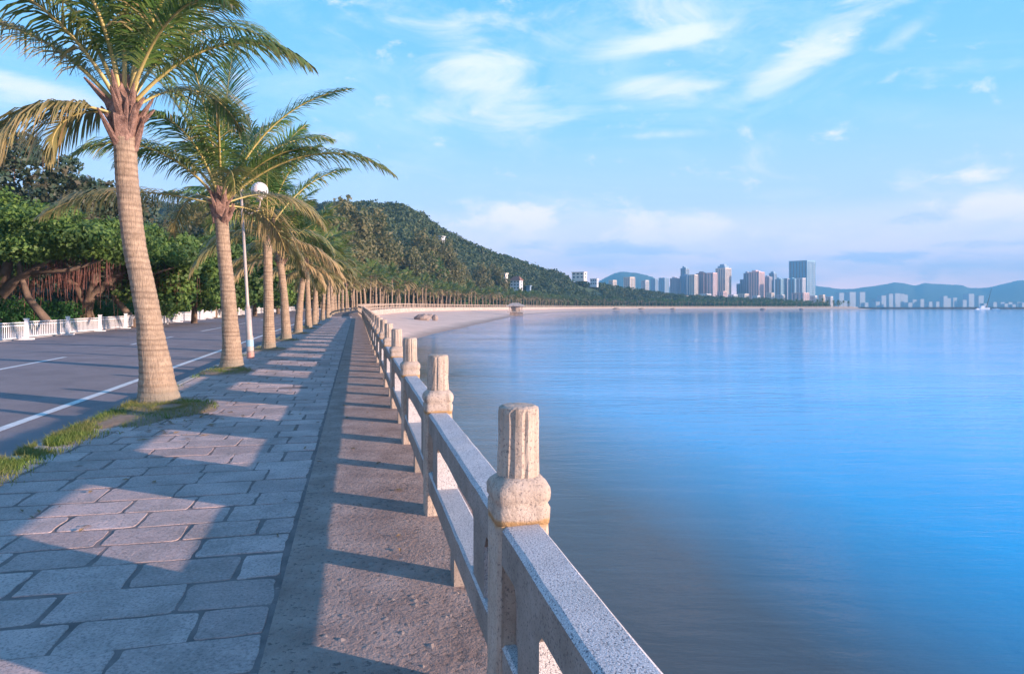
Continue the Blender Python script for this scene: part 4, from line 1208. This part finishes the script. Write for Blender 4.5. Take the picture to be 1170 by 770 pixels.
# crane barge and boats
def boat(loc, ln, label, rz=0, cabin=True, name='boat', group=None):
    root = empty(name, loc, label, 'boat', group, rz=rz)
    rings = []
    for i in range(9):
        t = i / 8; w = ln * .14 * (1 - (max(0, t - .5) * 2) ** 2.2 * .95); x = (t - .5) * ln; sh = .10 * ln * (.9 + .5 * t * t)
        rings.append([(x, -w, sh), (x, -w * .8, -.2), (x, w * .8, -.2), (x, w, sh)])
    V, F = rings_vf(rings); mesh_obj('hull', V, F, M['white'], root)
    if cabin:
        V, F = box_vf(-ln * .12, 0, .10 * ln + ln * .05, ln * .3, ln * .16, ln * .12); mesh_obj('cabin', V, F, M['white'], root)
        V, F = box_vf(-ln * .12, 0, .10 * ln + ln * .065, ln * .305, ln * .165, ln * .035); mesh_obj('window', V, F, M['glass'], root)
    return root
def wpt(px, D): return ((px - 585) / 780 * D, D, WZ)
bg = empty('crane_barge', wpt(1124, 1000), 'white work barge with tall dark leaning crane boom near the breakwater', 'barge')
V, F = box_vf(0, 0, .8, 14, 6, 2.4); mesh_obj('hull', V, F, M['white'], bg)
V, F = box_vf(-2.5, 0, 3.4, 5, 4, 3); mesh_obj('cabin', V, F, M['white'], bg)
mb = MB(); mb.add(*tube_vf([(4, -.6, 2), (11.5, 0, 30)], [.35, .2], 6)); mb.add(*tube_vf([(4, .8, 2), (11.5, 0, 30)], [.35, .2], 6)); mb.add(*tube_vf([(-3, 0, 5), (11.5, 0, 30)], [.10, .10], 4))
for k in range(9):
    t = k / 9; mb.add(*tube_vf([(4 + 7.5 * t, -.6 * (1 - t), 2 + 28 * t), (4 + 7.5 * (t + .06), .8 * (1 - t), 2 + 28 * (t + .06))], .12, 4))
mb.build('crane', M['darkmetal'], bg)
boat(wpt(1117, 870), 7, 'small white boat left of the crane barge', .3)
boat(wpt(1138, 880), 8, 'small white boat right of the crane barge', 2.8)

# ------------------------------------------------------------------ villas on the hill
def villa(px, D, z, w, d, h, wall, label, rz=-.5, roof='flat', floors=2):
    x = (px - 585) / 780 * D
    root = empty('villa', (x, D, z), label, 'house', None, rz)
    V, F = box_vf(0, 0, h / 2 - 1, w, d, h + 2); mesh_obj('wall', V, F, WALLS[wall], root)
    for fl in range(floors):
        for k in range(3):
            V, F = box_vf((-.33 + .33 * k) * w, -d / 2 - .03, (fl + .55) * h / floors, w * .16, .12, h / floors * .42); mesh_obj('window', V, F, M['glass'], root)
        V, F = box_vf(w / 2 + .03, 0, (fl + .55) * h / floors, .12, d * .3, h / floors * .42); mesh_obj('window', V, F, M['glass'], root)
    if roof == 'flat':
        V, F = box_vf(0, 0, h + .25, w + 1, d + 1, .5); mesh_obj('roof', V, F, WALLS[wall], root)
    else:
        a, b = w / 2 + .8, d / 2 + .8
        V = [(-a, -b, h), (a, -b, h), (a, b, h), (-a, b, h), (-a * .5, 0, h + 3), (a * .5, 0, h + 3)]
        F = [(3, 2, 1, 0), (0, 1, 5, 4), (1, 2, 5), (2, 3, 4, 5), (3, 0, 4)]; mesh_obj('roof', V, F, M['roof'], root)
    return root
def zpx(py, D): return 1.55 + (350.5 - py) / 780 * D
VILLAS = [
    (575, 327, 313, 395, 11, 'cream', 'flat', 'cream four storey villa on the wooded slope above the bay'),
    (590, 331, 320.5, 390, 15, 'white', 'hip', 'white villa under a brown tiled roof next to the cream villa'),
    (567, 333, 327, 380, 17, 'cream', 'flat', 'long low cream house below the cream villa'),
    (662, 319, 311.5, 640, 18, 'cream', 'flat', 'long cream building stepping along the ridge'),
    (679, 326, 319, 650, 10, 'white', 'flat', 'small white house on the shoulder of the ridge'),
    (502, 276, 271, 430, 13, 'white', 'flat', 'small white house high on the dark hillside'),
    (604, 331, 327, 400, 6, 'blue', 'flat', 'small blue grey house right of the tiled villa')]
for (px, yb, yt, D, wpx, wall, roof, lb) in VILLAS:
    D = villa_D(px, yb); w = wpx / 780 * D; villa(px, D, zpx(yb, D), w * .82, w * .5, (yb - yt) / 780 * D, wall, lb, roof=roof, floors=3 if yb - yt > 9 else 2)

# ------------------------------------------------------------------ bathing hut on the beach edge, rocks
D = 262; hx = (590 - 585) / 780 * D
hut = empty('beach_pavilion', (hx, D, WZ), 'small pinkish stone pavilion on a dark footing at the edge of the beach', 'pavilion')
V, F = box_vf(0, 0, .3, 5.0, 4, 2.2); mesh_obj('footing', V, F, M['rock'], hut)
V, F = box_vf(-.3, 0, 1.55, 6.4, 5, .35); mesh_obj('deck', V, F, M['seawall'], hut)
for x in (-2.6, 2.1):
    for y in (-1.8, 1.8):
        V, F = box_vf(x, y, 2.7, .45, .45, 2.0); mesh_obj('column', V, F, M['seawall'], hut)
V, F = box_vf(-.3, .6, 2.7, 3.6, 2.2, 2.0); mesh_obj('room', V, F, M['seawall'], hut)
V = [(-3.9, -2.8, 3.7), (3.3, -2.8, 3.7), (3.3, 2.8, 3.7), (-3.9, 2.8, 3.7), (-1.6, 0, 5.0), (1.0, 0, 5.0), (-3.9, -2.8, 3.9), (3.3, -2.8, 3.9), (3.3, 2.8, 3.9), (-3.9, 2.8, 3.9)]
F = [(3, 2, 1, 0), (0, 1, 7, 6), (1, 2, 8, 7), (2, 3, 9, 8), (3, 0, 6, 9), (6, 7, 5, 4), (7, 8, 5), (8, 9, 4, 5), (9, 6, 4)]
mesh_obj('roof', V, F, M['seawall'], hut)
def rock(px, D, z, r, label, sq=(1, .8, .6), seed=1):
    rr = random.Random(seed); n = 14; rings = []
    for i in range(9):
        t = PI * (i + .4) / 9.4
        rings.append([(r * sq[0] * math.sin(t) * math.cos(a) * (1 + .28 * mnoise.noise(Vector((math.cos(a) * 1.5 + seed, math.sin(a) * 1.5, i * .5)))),
                       r * sq[1] * math.sin(t) * math.sin(a) * (1 + .25 * mnoise.noise(Vector((math.cos(a) * 1.5, seed, i * .5)))),
                       -r * sq[2] * math.cos(t) * (1 + .2 * mnoise.noise(Vector((a, i, seed))))) for a in [2 * PI * j / n for j in range(n)]])
    V, F = rings_vf(rings)
    o = mesh_obj('rock', V, F, M['rock'], None, False, loc=((px - 585) / 780 * D, D, z)); tag(o, label, 'rock', 'rocks on the beach'); return o
rock(483, 135, -.75, 1.6, 'broad boulder on the dry sand, larger of the two', (1, .7, .55), 1)
rock(497, 138, -.75, .75, 'small upright boulder on the sand right of the broad one', (.8, .7, 1.0), 2)
rock(491, 150, -.6, .8, 'low boulder behind the broad one on the sand', (1.3, .7, .7), 3)
rock(704, 640, -1.6, 2.4, 'dark rock group at the water line under the long ridge building', (1.6, .8, 1), 4)
rock(733, 690, -1.6, 2.2, 'dark rock at the water line below the small white block', (1.6, .8, .9), 5)
rock(769, 735, -1.6, 2.2, 'dark rock at the water line below the left skyline block', (1.4, .8, .9), 6)
rock(872, 800, -1.6, 2.2, 'dark rock at the water line below the pale pink tower', (1.6, .8, .8), 7)
rock(916, 815, -1.6, 2.0, 'dark rock at the water line below the tallest tower', (1.5, .8, .8), 8)

# ------------------------------------------------------------------ haze
V, F = box_vf(2000, 3600, 330, 11000, 8600, 680)
HZ = (-2.95, 520)
V = [(x, y, z) for z in HZ for x, y in ((-3600, -500), (8500, -500), (8500, 8500), (-3600, 8500))]
hz_m = bpy.data.materials.new('air_haze'); hz_m.use_nodes = True; nt = hz_m.node_tree
for n in list(nt.nodes):
    if n.type == 'BSDF_PRINCIPLED': nt.nodes.remove(n)
pv = nt.nodes.new('ShaderNodeVolumePrincipled'); pv.inputs['Color'].default_value = (.22, .62, 1.0, 1); pv.inputs['Density'].default_value = .00022
pv.inputs['Anisotropy'].default_value = .0
L(nt, pv.outputs[0], nt.nodes['Material Output'].inputs['Volume'])
hz = mesh_obj('haze', V, F, hz_m); tag(hz, 'thin blue air between the camera and the mountains', 'haze', kind='stuff')

# ------------------------------------------------------------------ sun and sky
SUN_EL = 9.5
sdir = Vector((.92, -.39, 0)).normalized(); el = math.radians(SUN_EL)
sv = Vector((sdir.x * math.cos(el), sdir.y * math.cos(el), math.sin(el)))
sl = bpy.data.lights.new('sun', 'SUN'); sl.energy = 5.0; sl.angle = math.radians(.5); sl.color = (1.0, .74, .60)
so = bpy.data.objects.new('sun', sl); COL.objects.link(so); so.rotation_euler = sv.to_track_quat('Z', 'Y').to_euler(); so.location = (30, -20, 30)
w = bpy.data.worlds.new('World'); scene.world = w; w.use_nodes = True; nt = w.node_tree
bgn = nt.nodes['Background']
sky = nt.nodes.new('ShaderNodeTexSky'); sky.sky_type = 'NISHITA'; sky.sun_disc = False
sky.sun_elevation = el; sky.sun_rotation = math.atan2(sv.x, sv.y); sky.altitude = 0; sky.air_density = 1.0; sky.dust_density = .6; sky.ozone_density = 2.0
tc = nt.nodes.new('ShaderNodeTexCoord'); sep = nt.nodes.new('ShaderNodeSeparateXYZ'); L(nt, tc.outputs['Generated'], sep.inputs[0])
azn = math_n(nt, 'ARCTAN2', sep.outputs[0], sep.outputs[1])
eln = math_n(nt, 'ARCSINE', sep.outputs[2])
comb = nt.nodes.new('ShaderNodeCombineXYZ'); L(nt, azn, comb.inputs[0]); L(nt, eln, comb.inputs[1])
def sky_noise(scale, sx, sy, rot=0, detail=6, rough=.6, dist=.3, off=0):
    mp = nt.nodes.new('ShaderNodeMapping'); mp.inputs['Scale'].default_value = (sx, sy, 1); mp.inputs['Rotation'].default_value = (0, 0, math.radians(rot)); mp.inputs['Location'].default_value = (off, off * .7, 0)
    L(nt, comb.outputs[0], mp.inputs['Vector']); return noise(nt, mp.outputs[0], scale, detail, rough, dist)
def blob(px, py, sx, sy, amp, rot=0):
    u = (px - 585) / 780; a = math.atan(u); e = math.atan((350.5 - py) / 780 * math.cos(a))
    da = math_n(nt, 'SUBTRACT', azn, a); de = math_n(nt, 'SUBTRACT', eln, e)
    c, s_ = math.cos(math.radians(rot)), math.sin(math.radians(rot))
    x = math_n(nt, 'ADD', math_n(nt, 'MULTIPLY', da, c), math_n(nt, 'MULTIPLY', de, s_))
    y = math_n(nt, 'SUBTRACT', math_n(nt, 'MULTIPLY', de, c), math_n(nt, 'MULTIPLY', da, s_))
    sx = sx / 780 * math.cos(a); sy = sy / 780 * math.cos(a)
    q = math_n(nt, 'ADD', math_n(nt, 'POWER', math_n(nt, 'ABSOLUTE', math_n(nt, 'DIVIDE', x, sx)), 2.0), math_n(nt, 'POWER', math_n(nt, 'ABSOLUTE', math_n(nt, 'DIVIDE', y, sy)), 2.0))
    return math_n(nt, 'MULTIPLY', math_n(nt, 'EXPONENT', math_n(nt, 'MULTIPLY', q, -1)), amp)
def total(bl):
    t = blob(*bl[0])
    for b in bl[1:]: t = math_n(nt, 'MAXIMUM', t, blob(*b))
    return t
def add_clouds(base, bl, nz, lo, hi, col):
    # cloud where blob + noise passes a threshold
    v = math_n(nt, 'ADD', total(bl), math_n(nt, 'MULTIPLY', math_n(nt, 'SUBTRACT', nz, .5), 2.6))
    v = math_n(nt, 'MULTIPLY', v, 1.0)
    mr = nt.nodes.new('ShaderNodeMapRange'); mr.interpolation_type = 'SMOOTHSTEP'
    L(nt, v, mr.inputs[0]); mr.inputs[1].default_value = lo; mr.inputs[2].default_value = hi; mr.inputs[3].default_value = 0; mr.inputs[4].default_value = 1
    return mr.outputs[0]
K = 10.0   # sky colours are in Nishita units (background strength 0.1)
def kc(r, g, b): return (r * K, g * K, b * K)
# clear-air colour: Nishita, cooled, plus pale band near the horizon
ab = math_n(nt, 'ABSOLUTE', eln)
base = mix(nt, 1.0, sky.outputs[0], (.75, 1.0, 1.25), 'MULTIPLY')
base = mix(nt, .82, base, ramp(nt, math_n(nt, 'DIVIDE', ab, 1.2), [(0, kc(2.2, 1.2, 1.0)), (.05, kc(1.05, .72, .72)), (.12, kc(.36, .42, .57)), (.22, kc(.15, .335, .56)), (.40, kc(.052, .26, .52)), (1, kc(.03, .14, .38))]))
lav = add_clouds(None, [(700, 280, 230, 34, .95), (1080, 255, 220, 40, .95), (900, 312, 380, 22, .8), (560, 258, 110, 30, .8)], sky_noise(1, 5, 16, 4, off=3), .35, 1.1, None)
base = mix(nt, math_n(nt, 'MULTIPLY', lav, .8), base, kc(.52, .48, .63))
dk = add_clouds(None, [(1075, 246, 75, 10, .95, 3), (1010, 292, 120, 11, .85), (710, 286, 80, 11, .9), (1120, 280, 90, 9, .75), (600, 278, 60, 9, .6)], sky_noise(1, 9, 34, 3, off=7), .35, .9, None)
base = mix(nt, math_n(nt, 'MULTIPLY', dk, .7), base, kc(.34, .38, .58))
cu = add_clouds(None, [(588, 250, 62, 20, 1.05), (770, 264, 100, 22, .95), (825, 258, 35, 16, .9), (690, 270, 50, 14, .7), (1140, 236, 55, 24, 1.0), (1175, 270, 60, 16, .8), (1090, 205, 60, 12, .6), (935, 266, 40, 16, .7)], sky_noise(1, 14, 26, 0, off=1, rough=.62), .18, .95, None)
base = mix(nt, math_n(nt, 'MULTIPLY', cu, .85), base, kc(.70, .58, .66))
ci = add_clouds(None, [(555, 80, 110, 55, .58, -40), (640, 60, 60, 60, .35, 0), (610, 108, 60, 14, .62, 8), (490, 136, 30, 10, .7), (765, 46, 110, 16, 1.0, 4), (740, 98, 80, 18, .9, -4), (800, 100, 40, 10, .7), (770, 20, 150, 50, .5), (920, 62, 95, 22, .9, 27), (1040, 35, 35, 12, .55, 20), (745, 155, 60, 5, .6), (50, 105, 110, 14, .8, -6), (380, 155, 50, 10, .35), (540, 30, 60, 20, .4, -40)], sky_noise(1, 5, 15, 20, 7, .62, .8, off=5), .08, 1.05, None)
base = mix(nt, math_n(nt, 'MULTIPLY', ci, .75), base, kc(.54, .51, .60))
# faint overall streaks
fs = add_clouds(None, [(700, 120, 900, 200, .35)], sky_noise(1, 3, 9, -25, 7, .65, 1.0, off=11), .1, 1.0, None)
base = mix(nt, math_n(nt, 'MULTIPLY', fs, .35), base, kc(.40, .47, .60))
L(nt, base, bgn.inputs['Color']); bgn.inputs['Strength'].default_value = .1

# ------------------------------------------------------------------ camera and render
cam = bpy.data.cameras.new('camera'); co = bpy.data.objects.new('camera', cam); COL.objects.link(co)
co.location = (0, 0, 1.55); co.rotation_euler = (math.radians(90), 0, 0)
cam.sensor_width = 36; cam.lens = 24; cam.shift_y = -(385 - 350.5) / 1170
cam.clip_start = .05; cam.clip_end = 30000
scene.camera = co
scene.view_settings.view_transform = 'Standard'; scene.view_settings.look = 'None'
scene.view_settings.exposure = 1.32; scene.view_settings.gamma = 1
scene.render.engine = 'CYCLES'
c = scene.cycles; c.use_denoising = True; c.max_bounces = 6; c.diffuse_bounces = 3; c.glossy_bounces = 3; c.transmission_bounces = 3; c.transparent_max_bounces = 8; c.volume_bounces = 0
c.volume_step_rate = 10; c.volume_max_steps = 16
c.sample_clamp_indirect = 6; c.use_adaptive_sampling = True
